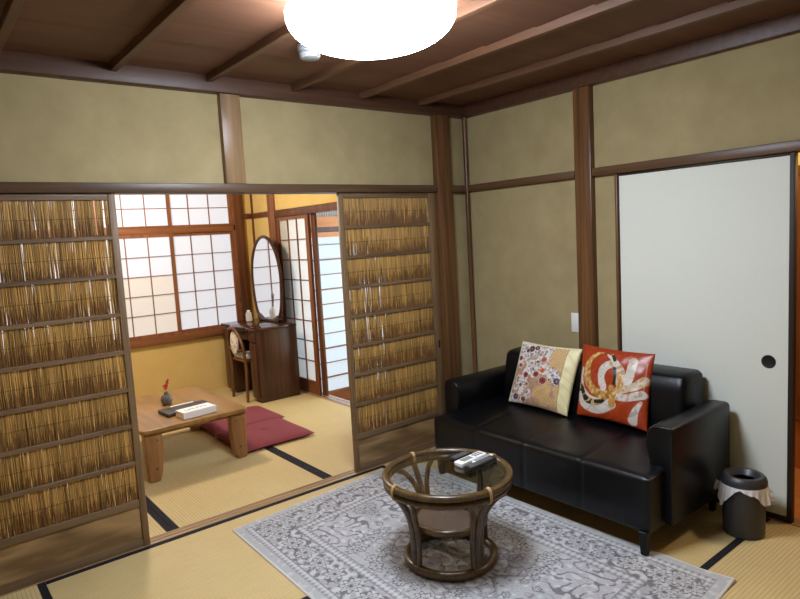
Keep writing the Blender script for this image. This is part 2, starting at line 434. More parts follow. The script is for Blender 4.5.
# ---------------------------------------------------------------- reed doors
def reeds(x0, x1, y, zs, seed, dens, gapy):
    """vertical reeds between the rails, gold with dark lower ends; returns mesh object data"""
    r = random.Random(seed); bm = bmesh.new(); cl = bm.loops.layers.float_color.new('col')
    def reed(xa, xb, z0, z1, yy, w, cols, zbs):
        rings = []
        for z in [z0]+zbs+[z1]:
            t = (z-z0)/(z1-z0); x = xa+(xb-xa)*t
            rings.append([bm.verts.new((x+w*dx, yy+w*dy, z)) for dx, dy in ((-1, .35), (-.45, -.75), (.45, -.75), (1, .35), (0, .9))])
        for i in range(len(rings)-1):
            for k in range(5):
                f = bm.faces.new((rings[i][k], rings[i][(k+1) % 5], rings[i+1][(k+1) % 5], rings[i+1][k])); f.smooth = True
                for lp in f.loops: lp[cl] = cols[i]
    for (z0, z1) in zs:
        x = x0; zmean = r.uniform(.16, .40)
        while x < x1:
            w = r.uniform(.0017, .0028)
            x += w*2*r.uniform(.34, .62)*(1/dens)
            if x > x1-.002: break
            if gapy(x, (z0+z1)/2, r): continue
            v = r.uniform(.72, 1.12); hue = r.random()
            g = lin(min(255, (172+20*hue)*v), (134+14*hue)*v, (70+16*hue)*v); d = lin(124*v, 86*v, 46*v); d2 = lin(150*v, 112*v, 58*v)
            zb = z0+(z1-z0)*min(.9, max(.05, r.gauss(zmean, .17))); zc = min(z1-.01, zb+r.uniform(.004, .03))
            lean = r.gauss(0, .0015)
            reed(x-lean, x+lean, z0-.004, z1+.004, y+r.uniform(-.0025, .0025), w, [d, d2, g], [zb, zc])
    bmesh.ops.recalc_face_normals(bm, faces=bm.faces)
    return bm
def reed_door(i, x0, x1, y0, label, seed, pull_x, gap, sr=.032):
    d = thing('door_%d' % i, label, 'door', ((x0+x1)/2, y0+.014, 0), 0, None, 'structure')
    y1 = y0+.028; sw = .032
    m = MB(); m.box(x0, x0+sw, y0, y1, .0005, ZK0-.001, .003); m.box(x1-sr, x1, y0, y1, .0005, ZK0-.001, .003); m.build('stile', W_door, d)
    m = MB(); m.box(x0+sw, x1-sr, y0+.002, y1-.002, 1.727, ZK0-.001, .003); m.build('top_rail', W_doorx, d)
    m = MB(); m.box(x0+sw, x1-sr, y0+.002, y1-.002, .212, .248, .003); m.build('middle_rail', W_doorx, d)
    m = MB(); m.box(x0+sw, x1-sr, y0+.002, y1-.002, .0005, .045, .003); m.build('bottom_rail', W_doorx, d)
    m = MB(); m.box(x0+sw, x1-sr, y0+.010, y1-.008, .045, .212); m.build('lower_board', W_doorp, d)
    rz = [1.55, 1.366, 1.178, .994, .808, .624, .435]
    for z in rz:
        m = MB(); m.prism([(y0+.001, z-.009), (y0+.001, z+.006), (y0+.006, z+.010), (y1-.002, z+.010), (y1-.002, z-.010)], 'x', x0+sw, x1-sr); m.build('cross_rail', W_doorx, d)
    zz = [1.727]+rz+[.248]; secs = [(zz[k+1]+(.0 if k == 7 else .009), zz[k]-(.0 if k == 0 else .009)) for k in range(8)]
    mb = MB(); mb.bm.free(); mb.bm = reeds(x0+sw, x1-sr, (y0+y1)/2, secs, seed, 1.0, gap)
    o = mb.build('reed_screen', M_reed, d, smooth=False); o['kind'] = 'stuff'
    m = MB()
    for (z0, z1) in secs:
        for q in (.42, .45): pass
        z = z0+(z1-z0)*.5; m.tube([(x0+sw, y0+.0095, z), ((x0+x1)/2, y0+.0095, z-.001), (x1-sr, y0+.0095, z)], .0009, 5)
    m.build('binding_thread', plain('dark_thread_%d' % i, lin(70, 52, 30), .8), d)
    if pull_x:
        m = MB(); m.box(pull_x-.008, pull_x+.008, y0-.0012, y0+.004, .69, .745, .001); m.build('finger_pull', M_dark, d)
    return d
reed_door(1, -3.138, -2.360, .004, 'wide reed sliding door at left with gold reeds', 11, None, lambda x, z, r: r.random() < (.30 if (x > -2.445 and z > .9) else .03+.08*(z > 1.3)))
reed_door(2, -1.090, -.318, .004, 'reed sliding door beside the post left of the sofa', 23, -.336, lambda x, z, r: r.random() < (.09 if (-.99 < x < -.80 and .3 < z < 1.45) else .006), .052)
m = MB(); m.box(-.3175, -.292, .006, .07, .0035, ZK0-.001, .002); trim(18, m, W_post, 'narrow jamb strip between the reed door and its post')

# ---------------------------------------------------------------- white fusuma panel and hall
d = thing('door_3', 'white papered sliding panel with round black finger pull', 'door', (.022, -1.645, 0), 0, None, 'structure')
m = MB(); m.box(.012, .034, -2.064, -1.186, .022, 1.748); m.build('paper_panel', M_fusuma, d)
m = MB(); m.box(.009, .038, -1.190, -1.182, .003, 1.758, .002); m.box(.004, .038, -2.077, -2.054, .003, 1.758, .002)
m.box(.006, .038, -2.054, -1.190, .003, .028, .002); m.box(.006, .038, -2.054, -1.190, 1.746, 1.758, .002); m.build('lacquer_frame', M_lacq, d)
m = MB(); R90 = Matrix.Translation((.012, -1.968, .780)) @ Matrix.Rotation(-PI/2, 4, 'Y')
m.lathe([(0, .0004), (.024, .0004), (.027, .0012), (.030, .0024), (.032, .002), (.033, -.001)], (0, 0, 0), 32, R90); m.build('finger_pull', M_dark, d)
m = MB(); m.box(.80, .86, -4.0, -.3, -.015, .30); m.box(.81, .86, -4, -.3, .30, 2.42)
wh = st(m.build('wall_hall', W_hall), 'orange wooden hall wall seen past the white panel', 'wall')
m = MB(); m.box(.795, .81, -4, -.3, .30, 1.70); m.build('upper_panel', wood('hall_panel_wood', lin(128, 74, 36), lin(158, 98, 52), 'z', 16, .4, .06, rings=.3), wh)
m = MB(); m.box(.785, .8, -4, -.3, .27, .295, .002); m.box(.785, .81, -4, -.3, 1.70, 1.745, .002); m.build('rail', W_halld, wh)
m = MB(); m.box(.80, .812, -4, -.3, 1.75, 2.1); m.build('lit_transom', plain('lit_transom_cream', lin(240, 214, 140), .6), wh)  # lit transom over the hall panels, its warm light painted in as cream
m = MB(); m.box(.085, .86, -.36, -.3, -.1, 2.42); m.box(.085, .86, -4.06, -4.0, -.1, 2.42)
st(m.build('wall_hall', W_hall), 'end walls of the wooden hall', 'wall')

# ---------------------------------------------------------------- back room shell
m = MB()
m.box(-4.2, XR+.06, YB, YB+.07, -.05, .555); m.box(-4.2, XR+.06, YB, YB+.07, 2.25, 2.42)
m.box(-4.2, -3.13, YB, YB+.07, .555, 2.25); m.box(-.346, XR+.06, YB, YB+.07, .555, 2.25)
st(m.build('wall_far', M_wall2), 'ochre plaster wall below the papered window', 'wall')
m = MB()
m.box(XR, XR+.06, 2.61, YB, -.05, 2.42); m.box(XR, XR+.06, .1, 2.61, 1.80, 2.42); m.box(XR, XR+.06, .1, .66, -.05, 1.8)
st(m.build('wall_side', M_wall2), 'ochre plaster wall beside and above the sliding shoji', 'wall')
m = MB(); m.box(-4.28, -4.2, .09, YB+.07, -.05, 2.42)
st(m.build('wall_end', M_wall2), 'ochre plaster wall at the left end of the back room', 'wall')
m = MB(); m.box(-.445, -.34, YB-.03, YB+.075, 0, 2.42, .005); trim(12, m, W_darkpost, 'dark brown post at the right of the papered window')
m = MB(); m.box(-3.24, -3.125, YB-.03, YB+.075, 0, 2.42, .005); trim(13, m, W_darkpost, 'dark brown post at the left of the papered window')
m = MB(); m.box(XR-.02, XR+.075, 2.475, 2.615, 0, 2.42, .006); trim(14, m, W_winz, 'reddish brown post behind the dresser mirror')
m = MB(); m.tube([(XR-.004, YB-.004, 0), (XR-.004, YB-.004, 1.2), (XR-.004, YB-.004, 2.42)], .015, 10); trim(15, m, W_darkpost, 'thin pole in the far corner of the back room')
m = MB(); m.box(-.345, XR, YB-.018, YB+.01, 1.745, 1.80, .003); m.box(XR-.016, XR+.02, 2.61, YB, 1.745, 1.80, .003); m.box(XR-.02, XR+.08, .1, 2.48, 1.728, 1.797, .004)
trim(16, m, W_darkpost, 'dark rail above the sliding shoji in the back room')
m = MB(); m.box(XR-.03, XR+.09, .66, 2.475, -.12, .003, .002); sl = trim(17, m, W_silly, 'wooden threshold of the sliding shoji')
m = MB(); m.box(XR+.0, XR+.016, .66, 2.475, .002, .006); m.box(XR+.045, XR+.06, .66, 2.475, .002, .006); m.build('metal_track', M_alu, sl)
m = MB(); m.box(-4.28, XR+.06, .09, YB+.07, 2.40, 2.42); st(m.build('ceiling', W_ceil), 'wooden ceiling of the back room', 'ceiling')

# shoji lattice helper: panel in plane (u horizontal, z vertical)
def shoji(parent, mk, u0, u1, z0, z1, stile, top, bottom, ncol, nrow, t, papermat, woodmat, skirt=0.0, bar=.008, name='shoji_panel', pname='paper', rowz=None):
    """mk(mb,u0,u1,z0,z1,d0,d1): adds a box; depth d in 0..t towards the room"""
    m = MB()
    mk(m, u0, u0+stile, z0, z1, 0, t); mk(m, u1-stile, u1, z0, z1, 0, t)
    mk(m, u0+stile, u1-stile, z1-top, z1, .001, t-.001); mk(m, u0+stile, u1-stile, z0, z0+bottom, .001, t-.001)
    a0, a1 = u0+stile, u1-stile; b0, b1 = z0+bottom, z1-top
    if skirt:
        mk(m, a0, a1, b0, b0+skirt, .008, t-.010); b0 += skirt; mk(m, a0, a1, b0, b0+.018, .002, t-.002); b0 += .018
    for k in range(1, ncol):
        u = a0+(a1-a0)*k/ncol; mk(m, u-bar/2, u+bar/2, b0, b1, .009, t-.004)
    for k in range(1, nrow):
        z = b0+(b1-b0)*k/nrow; mk(m, a0, a1, z-bar/2, z+bar/2, .010, t-.005)
    o = m.build(name, woodmat, parent)
    m = MB(); mk(m, a0, a1, b0, b1, .006, .0085); m.build(pname, papermat, o)
    return o

# window_1 : the far papered window
w = thing('window_1', 'papered lattice window on the far wall of the back room', 'window', (-1.78, YB, .56), 0, None, 'structure')
m = MB()
m.box(-3.13, -.446, YB-.035, YB+.05, .555, .625, .004); m.box(-3.13, -.446, YB-.025, YB+.05, 1.625, 1.69, .004); m.box(-3.13, -.446, YB-.02, YB+.05, 2.21, 2.26, .003); m.box(-.464, -.446, YB-.025, YB+.05, .62, 2.22)
m.build('frame', W_win, w)
def mkback(off):
    def f(m, u0, u1, z0, z1, d0, d1): m.box(u0, u1, YB+off-d1, YB+off-d0, z0, z1)
    return f
W4 = [(-3.12, -2.44, 1), (-2.47, -1.77, 0), (-1.796, -1.10, 1), (-1.16, -.462, 0)]
for k, (a, b, fr) in enumerate(W4):
    pn = shoji(w, mkback(.02-.028*fr), a, b, .625, 1.625, .036, .03, .04, 3, 5, .026, P_win, W_winz)
    if k == 2:
        m = MB(); mkback(.02-.028*fr)(m, a+.036, b-.036, .665, 1.223, .0086, .0095); m.build('shaded_paper', P_win_warm, pn, label='lower paper tinted cream for something shading it from behind')  # cream sheet stands in for something shading this panel from behind
    shoji(w, mkback(.02-.028*fr), a, b, 1.69, 2.215, .036, .02, .014, 3, 3, .024, P_win, W_winz)

# door_4 : sliding shoji on the right side of the back room
d = thing('door_4', 'sliding shoji with papered lattice standing behind the dresser', 'door', (XR, 2.1, 0), 0, None, 'structure')
def mkside(off):
    def f(m, u0, u1, z0, z1, d0, d1): m.box(XR+off-d1, XR+off-d0, u0, u1, z0, z1)
    return f
shoji(d, mkside(.03), 1.868, 2.505, .006, 1.728, .058, .035, .03, 3, 8, .026, P_shoji, W_winz, skirt=.075, bar=.010)
m = MB(); m.box(XR+.036, XR+.062, 1.80, 1.872, .006, 1.728, .003); m.build('jamb', W_darkpost, d)

# corridor with its bright end window
YE = 2.30
w = thing('window_2', 'bright frosted window with thin bars at the end of the corridor', 'window', (.4, YE, -.27), 0, None, 'structure')
def mkend(m, u0, u1, z0, z1, d0, d1): m.box(u0, u1, YE-d1, YE-d0, z0, z1)
m = MB(); mkend(m, -.14, 1.0, -.27, -.10, 0, .03); m.build('skirt_board', W_win, w)
m = MB(); mkend(m, -.14, 1.0, 1.505, 1.555, 0, .05); mkend(m, -.14, 1.0, 1.61, 1.715, 0, .04); m.build('wood_beam', W_hallx, w)
m = MB(); mkend(m, -.14, 1.0, 1.555, 1.61, 0, .012); m.build('dark_gap', W_darkpost, w)
m = MB(); mkend(m, -.14, 1.0, -.10, 1.505, .004, .008); m.build('frosted_pane', P_end, w)
m = MB()
for k in range(11):
    z = -.10+1.605*k/10.5+.0; hh = .0075 if k % 2 else .0045
    mkend(m, -.14, 1.0, z-hh, z+hh, .008, .02)
m.box(-.14, -.10, YE-.03, YE, -.1, 1.51); m.box(.96, 1.0, YE-.03, YE, -.1, 1.51); m.build('bars', W_win, w)
m = MB(); mkend(m, -.14, 1.0, 1.715, 1.90, .0, .004); m.build('transom_pane', P_end, w)
m = MB()
x = -.13
while x < 1.0:
    m.box(x, x+.009, YE-.016, YE-.006, 1.715, 1.90); x += .021
m.build('transom_slats', plain('grey_slat', lin(170, 160, 158), .5), w)
m = MB(); m.box(-.16, 1.06, YE, YE+.06, 1.90, 2.42); m.box(-.16, 1.06, YE+.002, YE+.06, -.3, 1.9); st(m.build('wall_corridor', M_wall2), 'ochre wall around the bright end window of the corridor', 'wall')
m = MB(); m.box(1.0, 1.06, .09, YE, -.3, .2); m.box(1.0, 1.06, .09, YE, 1.9, 2.42); m.box(XR+.06, 1.06, .091, .15, -.3, 2.42); st(m.build('wall_corridor', M_wall2), 'outer wall of the sunlit corridor', 'wall')
w = thing('glow_window', 'unseen glowing window added beside the corridor to light the shoji', 'window', (1.02, 1.2, .2), 0, None, 'structure')  # out of view, added to backlight the shoji
m = MB(); m.box(1.02, 1.03, .15, YE, .2, 1.9); m.build('frosted_pane', P_out, w)
m = MB(); m.box(1.0, 1.04, .15, YE, .2, .24); m.box(1.0, 1.04, .15, YE, 1.86, 1.9)
for k in range(4): m.box(1.0, 1.019, .15+k*.7, .2+k*.7, .24, 1.86)
m.build('frame', W_winz, w)

# ================================================================= THINGS
# ---------------------------------------------------------------- ceiling lamp
LX, LY = -1.774, -1.320
t = thing('ceiling_lamp', 'large round white glowing ceiling lamp', 'lamp', (LX, LY, 2.317))
m = MB(); prof = [(0, 2.154)]
for k in range(1, 17):
    a = k/16*PI/2; prof.append((.305*math.sin(a)**.8, 2.270-.116*math.cos(a)))
prof += [(.306, 2.284), (.292, 2.296), (.275, 2.299)]
m.lathe(prof, (LX, LY, 0), 72); m.build('glowing_cover', M_lamp, t)
m = MB(); m.lathe([(0, 2.3165), (.24, 2.3165), (.25, 2.300), (.274, 2.2985), (.274, 2.292), (0, 2.292)], (LX, LY, 0), 48); m.build('base_plate', M_lampbase, t)
m = MB(); m.tube([(LX-.045+.036*math.cos(a*PI/16), LY-.045+.036*math.sin(a*PI/16), 2.1545+.0006*math.cos(a*PI/16-.8)) for a in range(32)], .0022, 6, closed=True); m.build('round_mark', M_ring, t)

# ---------------------------------------------------------------- smoke detector
SX, SY = -1.66, -.70
t = thing('smoke_detector', 'small round white smoke detector on the ceiling', 'smoke detector', (SX, SY, 2.352))
m = MB(); m.lathe([(0, 2.290), (.034, 2.290), (.044, 2.294), (.048, 2.302), (.048, 2.322), (.046, 2.326)], (SX, SY, 0), 40); m.lathe([(.046, 2.326), (.052, 2.328), (.052, 2.350), (0, 2.3505)], (SX, SY, 0), 40); m.build('body', M_detector, t)
m = MB()
for k in range(26):
    a = k*2*PI/26
    if k % 5 == 4: continue
    m.box(-.0035, .0035, -.0488, -.047, 2.312, 2.317, 0, 1, Matrix.Translation((SX, SY, 0)) @ Matrix.Rotation(a, 4, 'Z'))
m.build('vent_slots', M_ink, t)

# ---------------------------------------------------------------- wall switch
t = thing('wall_switch', 'white switch plate on the wall beside the post', 'switch', (.02, -.876, .885))
m = MB(); m.box(.012, .0205, -.906, -.842, .826, .946, .003); m.build('plate', M_white, t)
m = MB(); m.box(.0095, .0125, -.894, -.854, .845, .927, .0015); m.build('rocker', M_white, t)

# ---------------------------------------------------------------- rug
RC = [(-1.995, -.155), (-.715, -.045), (-.672, -2.105), (-2.03, -2.19)]
def rugp(u, v, z=0):
    a = [RC[0][i]*(1-u)+RC[1][i]*u for i in (0, 1)]; b = [RC[3][i]*(1-u)+RC[2][i]*u for i in (0, 1)]
    return (a[0]*(1-v)+b[0]*v, a[1]*(1-v)+b[1]*v, z)
RW, RL = 1.32, 2.04; NU, NV = 330, 500
bm = bmesh.new()
uu, vv = np.meshgrid(np.linspace(0, 1, NU+1), np.linspace(0, 1, NV+1), indexing='ij')
c = np.array(RC); XY = (c[0][None, None]*(1-uu)[..., None]+c[1][None, None]*uu[..., None])*(1-vv)[..., None]+(c[3][None, None]*(1-uu)[..., None]+c[2][None, None]*uu[..., None])*vv[..., None]
ed = np.minimum(np.minimum(uu, 1-uu)*RW, np.minimum(vv, 1-vv)*RL)
zz = .0075-.0045*np.clip(1-ed/.012, 0, 1)**2 + .0008*np.sin(uu*23+vv*11)
# curled lower right corner
cor = np.clip(1-np.hypot((1-uu)*RW, (1-vv)*RL)/.16, 0, 1); zz = zz+.012*cor**2
verts = np.concatenate([XY, zz[..., None]], -1).reshape(-1, 3)
idx = np.arange((NU+1)*(NV+1)).reshape(NU+1, NV+1)
faces = np.stack([idx[:-1, :-1], idx[:-1, 1:], idx[1:, 1:], idx[1:, :-1]], -1).reshape(-1, 4)
# rim
per = np.concatenate([idx[:, 0], idx[-1, 1:], idx[-2::-1, -1], idx[0, -2:0:-1]])
low = verts[per].copy(); low[:, 2] = .0016; n0 = len(verts)
verts = np.concatenate([verts, low]); P_ = len(per)
rim = np.stack([per, np.roll(per, -1), n0+np.roll(np.arange(P_), -1), n0+np.arange(P_)], -1)
bm.free()
faces = np.concatenate([faces, rim])
me = bpy.data.meshes.new('rug'); me.from_pydata(verts.tolist(), [], faces.tolist()); me.polygons.foreach_set('use_smooth', [True]*len(me.polygons))
rug = bpy.data.objects.new('rug', me); COL.objects.link(rug); me.materials.append(M_rug)
tag(rug, 'light grey patterned rug with darker floral border', 'rug')
# pattern
x = (uu-.5)*RW; y = (vv-.5)*RL
ax, ay = np.abs(x), np.abs(y); hx, hy = RW/2, RL/2
img = np.zeros(x.shape+(3,)); img[:] = (166, 167, 168)
def put(mask, col, a=1.0):
    mm = np.clip(mask, 0, 1)[..., None]*a; img[:] = img*(1-mm)+np.array(col)*mm
def noise2(X, Y, s, seed, n=14):
    r = np.random.default_rng(seed); o = 0
    for _ in range(n):
        an = r.uniform(0, 2*PI); f = s*r.uniform(.6, 1.5); o = o+np.sin(f*(X*np.cos(an)+Y*np.sin(an))+r.uniform(0, 6.28))
    return o/np.sqrt(n/2)
DK = (96, 91, 95); MD = (128, 124, 128); LT = (190, 191, 191)
e = np.minimum(hx-ax, hy-ay)
field = e > .30
n1 = noise2(ax, ay, 64, 1); n2 = noise2(ax, ay, 105, 2); n3 = noise2(ax, ay, 26, 5)
put((np.abs(n1) < .13) & field, MD, .75)                           # vine lines
put((np.abs(n2) < .10) & field & (n3 > .1), DK, .5)
put((n2 > 1.5) & field, LT, .8); put((n2 < -1.5) & field, DK, .5)
def rosette(cx, cy, R, k, dark=DK, light=LT, ph=0.0, mid=MD):
    for sx in (1, -1):
        for sy in (1, -1):
            r = np.hypot(x-sx*cx, y-sy*cy)
            m0 = r < R*1.25
            if not m0.any(): continue
            th = np.arctan2((y-sy*cy)*sy, (x-sx*cx)*sx); ed_ = R*(.78+.22*np.cos(k*th+ph))
            put(r < ed_+.007, dark, .85); put(r < ed_, light, .85); put((r < ed_*.62) & (r > ed_*.45), mid, .9); put(r < ed_*.28, dark, .9)
for k in range(46):
    q_ = rng.uniform(0, hx-.33), rng.uniform(0, hy-.33)
    rosette(q_[0], q_[1], rng.uniform(.016, .038), int(rng.integers(5, 8)), ph=rng.uniform(0, 6))
# medallion
r = np.hypot(x/.30, y/.40); th = np.arctan2(y, x)
md = r < .86+.14*np.cos(10*th)
put(md, (160, 158, 162), .7); put(md & (np.abs(n1) < .25), DK, .7); put(md & (n2 > .7), LT, .8)
put((np.abs(r-(.86+.14*np.cos(10*th))) < .02), MD, .6)
# corner spandrels
sp_ = (np.hypot((hx-.3-ax)/.30, (hy-.3-ay)/.42) < .9+.12*np.cos(9*np.arctan2(hy-ay, hx-ax))) & field
put(sp_, (174, 172, 175), .8); put(sp_ & (np.abs(n1) < .25), DK, .7); put(sp_ & (n2 > .95), LT, .9)
# border bands
b1 = (e > .085) & (e < .255)
put(b1, (160, 160, 161), 1); put(b1 & (np.abs(n1) < .28), DK, .75); put(b1 & (n2 > .5), LT, .85); put(b1 & (n2 < -1.0), DK, .7)
g1 = ((e > .05) & (e < .085)) | ((e > .255) & (e < .30))
put(g1, (170, 170, 171), 1); s_ = np.sin((x+y)*110)*np.sin((x-y)*110); put(g1 & (s_ > .35), LT, .9); put(g1 & (s_ < -.5), MD, .9)
for e0 in (.05, .085, .255, .30): put(np.abs(e-e0) < .004, MD, .8)
for k in range(-7, 8):
    rosette(hx-.17, abs(k)*.13, .052, 8)
for k in range(0, 5):
    rosette(k*.13, hy-.17, .052, 8)
put(e < .05, (167, 168, 168), 1); put((e < .05) & (n2 > 1.0), LT, .6)
put(e < .012, (200, 198, 194), 1)
rgb = img.reshape(-1, 3)+rng.normal(0, 3.0, (img.shape[0]*img.shape[1], 1))
rgb = np.concatenate([rgb, np.tile([[196, 190, 176]], (P_, 1))])
paint_points(rug, rgb)

# ---------------------------------------------------------------- sofa
t = thing('sofa', 'two seat black leather sofa along the right wall', 'sofa', (-.39, -1.08, 0))
SY0, SY1 = -1.778, -.37           # seat front extent in y
def seatprof(s):                 # s 0..1 around front profile: list of (x,z)
    return s
pts = [(-.10, .30), (-.10, .395), (-.25, .402), (-.45, .396), (-.62, .382), (-.70, .372)]
pts += [(-.72+.0-.036*math.sin(a), .336+.036*math.cos(a)) for a in [PI/2*k/6 for k in range(1, 7)]]
pts += [(-.756, .30), (-.757, .22), (-.757, .125), (-.750, .115), (-.6, .118)]
NS = 96
def seatv(i, j, half=True):
    u = i/NS; yy = SY1+(SY0-SY1)*u; px, pz = pts[j]
    sag = 0
    for s_ in (.25, .5, .75): sag += math.exp(-((u-s_)/.006)**2)
    endr = min(u, 1-u)*1.42
    rnd = max(0, 1-endr/.03)**2
    wr = .003*math.sin(u*17+px*9)+.0015*math.sin(u*41+3*px)
    onf = 1 if j >= 6 else 0
    return (px+(.005*sag+.010*rnd)*(1 if j >= 5 else 0), yy, pz-(.005*sag+.010*rnd)*(1 if 0 < j < 8 else 0)+(wr if 1 < j < 6 else 0))
m = MB(); bmv = [[m.bm.verts.new(seatv(i, j)) for j in range(len(pts))] for i in range(NS+1)]
for i in range(NS):
    for j in range(len(pts)-1): m.bm.faces.new((bmv[i][j], bmv[i+1][j], bmv[i+1][j+1], bmv[i][j+1]))
m.bm.faces.new(bmv[0]); m.bm.faces.new(bmv[NS][::-1])
bmesh.ops.recalc_face_normals(m.bm, faces=m.bm.faces)
# trim the rear corners under the arms: rear part of the seat narrower is hidden inside the arms
m.build('seat', M_leather, t, angle=50)
def arm(y_in, y_out, nm):
    s = 1 if y_out > y_in else -1
    # profile in (y,z): outer vertical face, rounded top rolling to the inside
    w = abs(y_out-y_in); P = []
    zt = .567
    P += [(y_out, .115), (y_out, zt-.022)]
    P += [(y_out-s*.022*(1-math.cos(a)), zt-.022+.022*math.sin(a)) for a in [PI/2*k/4 for k in range(1, 5)]]
    P += [(y_in+s*.055*(1-math.sin(a)), zt-.055+.055*math.cos(a)) for a in [PI/2*k/6 for k in range(0, 7)]]
    P += [(y_in-s*.004, .46), (y_in+s*.012, .395), (y_in+s*.014, .13), (y_in+s*.03, .115)]
    m = MB(); m.prism(P, 'x', -.615, -.045, bev=.010, seg=3)
    o = m.build(nm, M_leather, t, angle=50)
    # vertical piping seam on the front edge
    m = MB(); yo = y_out-s*.006
    m.tube([(-.6165, yo, .13), (-.6165, yo, .35), (-.6165, yo, .53)], .003, 6); m.build('piping', M_seam, o)
arm(-1.688, -1.816, 'armrest'); arm(-.455, -.333, 'armrest')
# backrest : thick cushion with seams
def back(u, v):
    return None
bp = [(-.03, .20), (-.03, .69), (-.035, .703), (-.05, .710), (-.13, .710), (-.185, .704), (-.208, .685), (-.222, .62), (-.238, .52), (-.252, .42), (-.25, .34)]
m = MB(); NB = 80; yb0, yb1 = -.485, -1.672
V = []
for i in range(NB+1):
    u = i/NB; row = []
    endr = min(u, 1-u)*1.24; rnd = max(0, 1-endr/.022)
    sag = sum(math.exp(-((u-s_)/.007)**2) for s_ in (.333, .667))
    for j, (px, pz) in enumerate(bp):
        bulge = .010*math.sin(PI*min(1, (u*3) % 1.0)) if 5 < j < 10 else 0
        row.append(m.bm.verts.new((px-bulge+(.006*sag+.016*rnd**2)*(1 if j > 4 else 0), yb0+(yb1-yb0)*u, pz-.014*rnd**2*(1 if 0 < j < 8 else 0)-.003*sag*(1 if 2 < j < 7 else 0))))
    V.append(row)
for i in range(NB):
    for j in range(len(bp)-1): m.bm.faces.new((V[i][j], V[i+1][j], V[i+1][j+1], V[i][j+1]))
m.bm.faces.new(V[0]); m.bm.faces.new(V[NB][::-1]); bmesh.ops.recalc_face_normals(m.bm, faces=m.bm.faces)
m.build('backrest', M_leather, t, angle=50)
for (lx, ly, z0) in ((-.745, -1.750, .0085), (-.738, -.41, .0085), (-.10, -1.752, 0.0015), (-.10, -.41, .0015)):
    m = MB(); tt = bmesh.new(); bmesh.ops.create_cube(tt, size=1)
    for v_ in tt.verts:
        k = .021 if v_.co.z > 0 else .014
        v_.co = Vector((lx+math.copysign(k, v_.co.x), ly+math.copysign(k, v_.co.y), .12 if v_.co.z > 0 else z0))
    bmesh.ops.bevel(tt, geom=list(tt.edges), offset=.003, segments=1, affect='EDGES')
    m._add(tt); m.build('leg', M_leg, t)

# ---------------------------------------------------------------- cushions
def cushion(name, label, bl, br, tl, tr, T, paint, mt, N=150):
    """corners as 3D points seen from the front; front face towards -x"""
    bl, br, tl, tr = map(np.array, (bl, br, tl, tr))
    uu, vv = np.meshgrid(np.linspace(0, 1, N+1), np.linspace(0, 1, N+1), indexing='ij')
    a, b = uu*2-1, vv*2-1
    pin = .022
    ub = uu+(-pin*(1-b*b)**1.0*a)*-0.0; 
    us = .5+.5*a*(1-.045*(1-b*b)); vs = .5+.5*b*(1-.045*(1-a*a))
    P = (bl*(1-us)[..., None]+br*us[..., None])*(1-vs)[..., None]+(tl*(1-us)[..., None]+tr*us[..., None])*vs[..., None]
    nrm = np.cross(br-bl, tl-bl); nrm = nrm/np.linalg.norm(nrm)
    if nrm[0] > 0: nrm = -nrm
    th = T*np.power(np.clip((1-a**2)*(1-b**2), 0, 1), .42)
    wr = (.004*np.sin(9*a+4*b)*np.sin(7*b-3*a)+.003*np.sin(22*b+6*a)*np.clip(a-.55, 0, 1)*2.2)*(1-a**2)*(1-b**2)+.0025*np.sin(17*a-13*b)*(1-a**2)*(1-b**2)
    F = P+nrm*(th+wr)[..., None]; B = P-nrm*(th*.85)[..., None]
    i1 = np.arange((N+1)**2).reshape(N+1, N+1)
    inner = np.ones((N+1, N+1), bool); inner[0] = inner[-1] = False; inner[:, 0] = inner[:, -1] = False
    i2 = i1.copy(); i2[inner] = (N+1)**2+np.arange(inner.sum())
    verts = np.concatenate([F.reshape(-1, 3), B[inner]])
    def quads(i): return np.stack([i[:-1, :-1], i[1:, :-1], i[1:, 1:], i[:-1, 1:]], -1).reshape(-1, 4)
    fs = np.concatenate([quads(i1), quads(i2)[:, ::-1]])
    base = (bl+br)/2
    me = bpy.data.meshes.new(name); me.from_pydata((verts-base).tolist(), [], fs.tolist()); me.polygons.foreach_set('use_smooth', [True]*len(me.polygons))
    o = bpy.data.objects.new(name, me); o.location = base; COL.objects.link(o); me.materials.append(mt)
    bm = bmesh.new(); bm.from_mesh(me); bmesh.ops.recalc_face_normals(bm, faces=bm.faces); bm.to_mesh(me); bm.free()
    front, backc = paint(uu, vv)
    paint_points(o, np.concatenate([front.reshape(-1, 3), np.tile([backc], (int(inner.sum()), 1))]))
    tag(o, label, 'cushion', 'kimono cloth cushions on the sofa')
    return o
def mixin(img, mask, col, a=1.0):
    mm = (np.clip(mask, 0, 1)*a)[..., None]; img[:] = img*(1-mm)+np.array(col, float)*mm
def flower(img, U, V, cx, cy, R, k, c_out, c_in, c_mid, ph=0):
    r = np.hypot(U-cx, V-cy); th = np.arctan2(V-cy, U-cx); e_ = R*(.9+.1*np.cos(k*th+ph))
    mixin(img, r < e_+.008, (235, 225, 215), .8); mixin(img, r < e_, c_out); mixin(img, (r < e_*.75) & (np.cos(k*th+ph) > .2), c_in, .8); mixin(img, r < R*.28, c_mid)
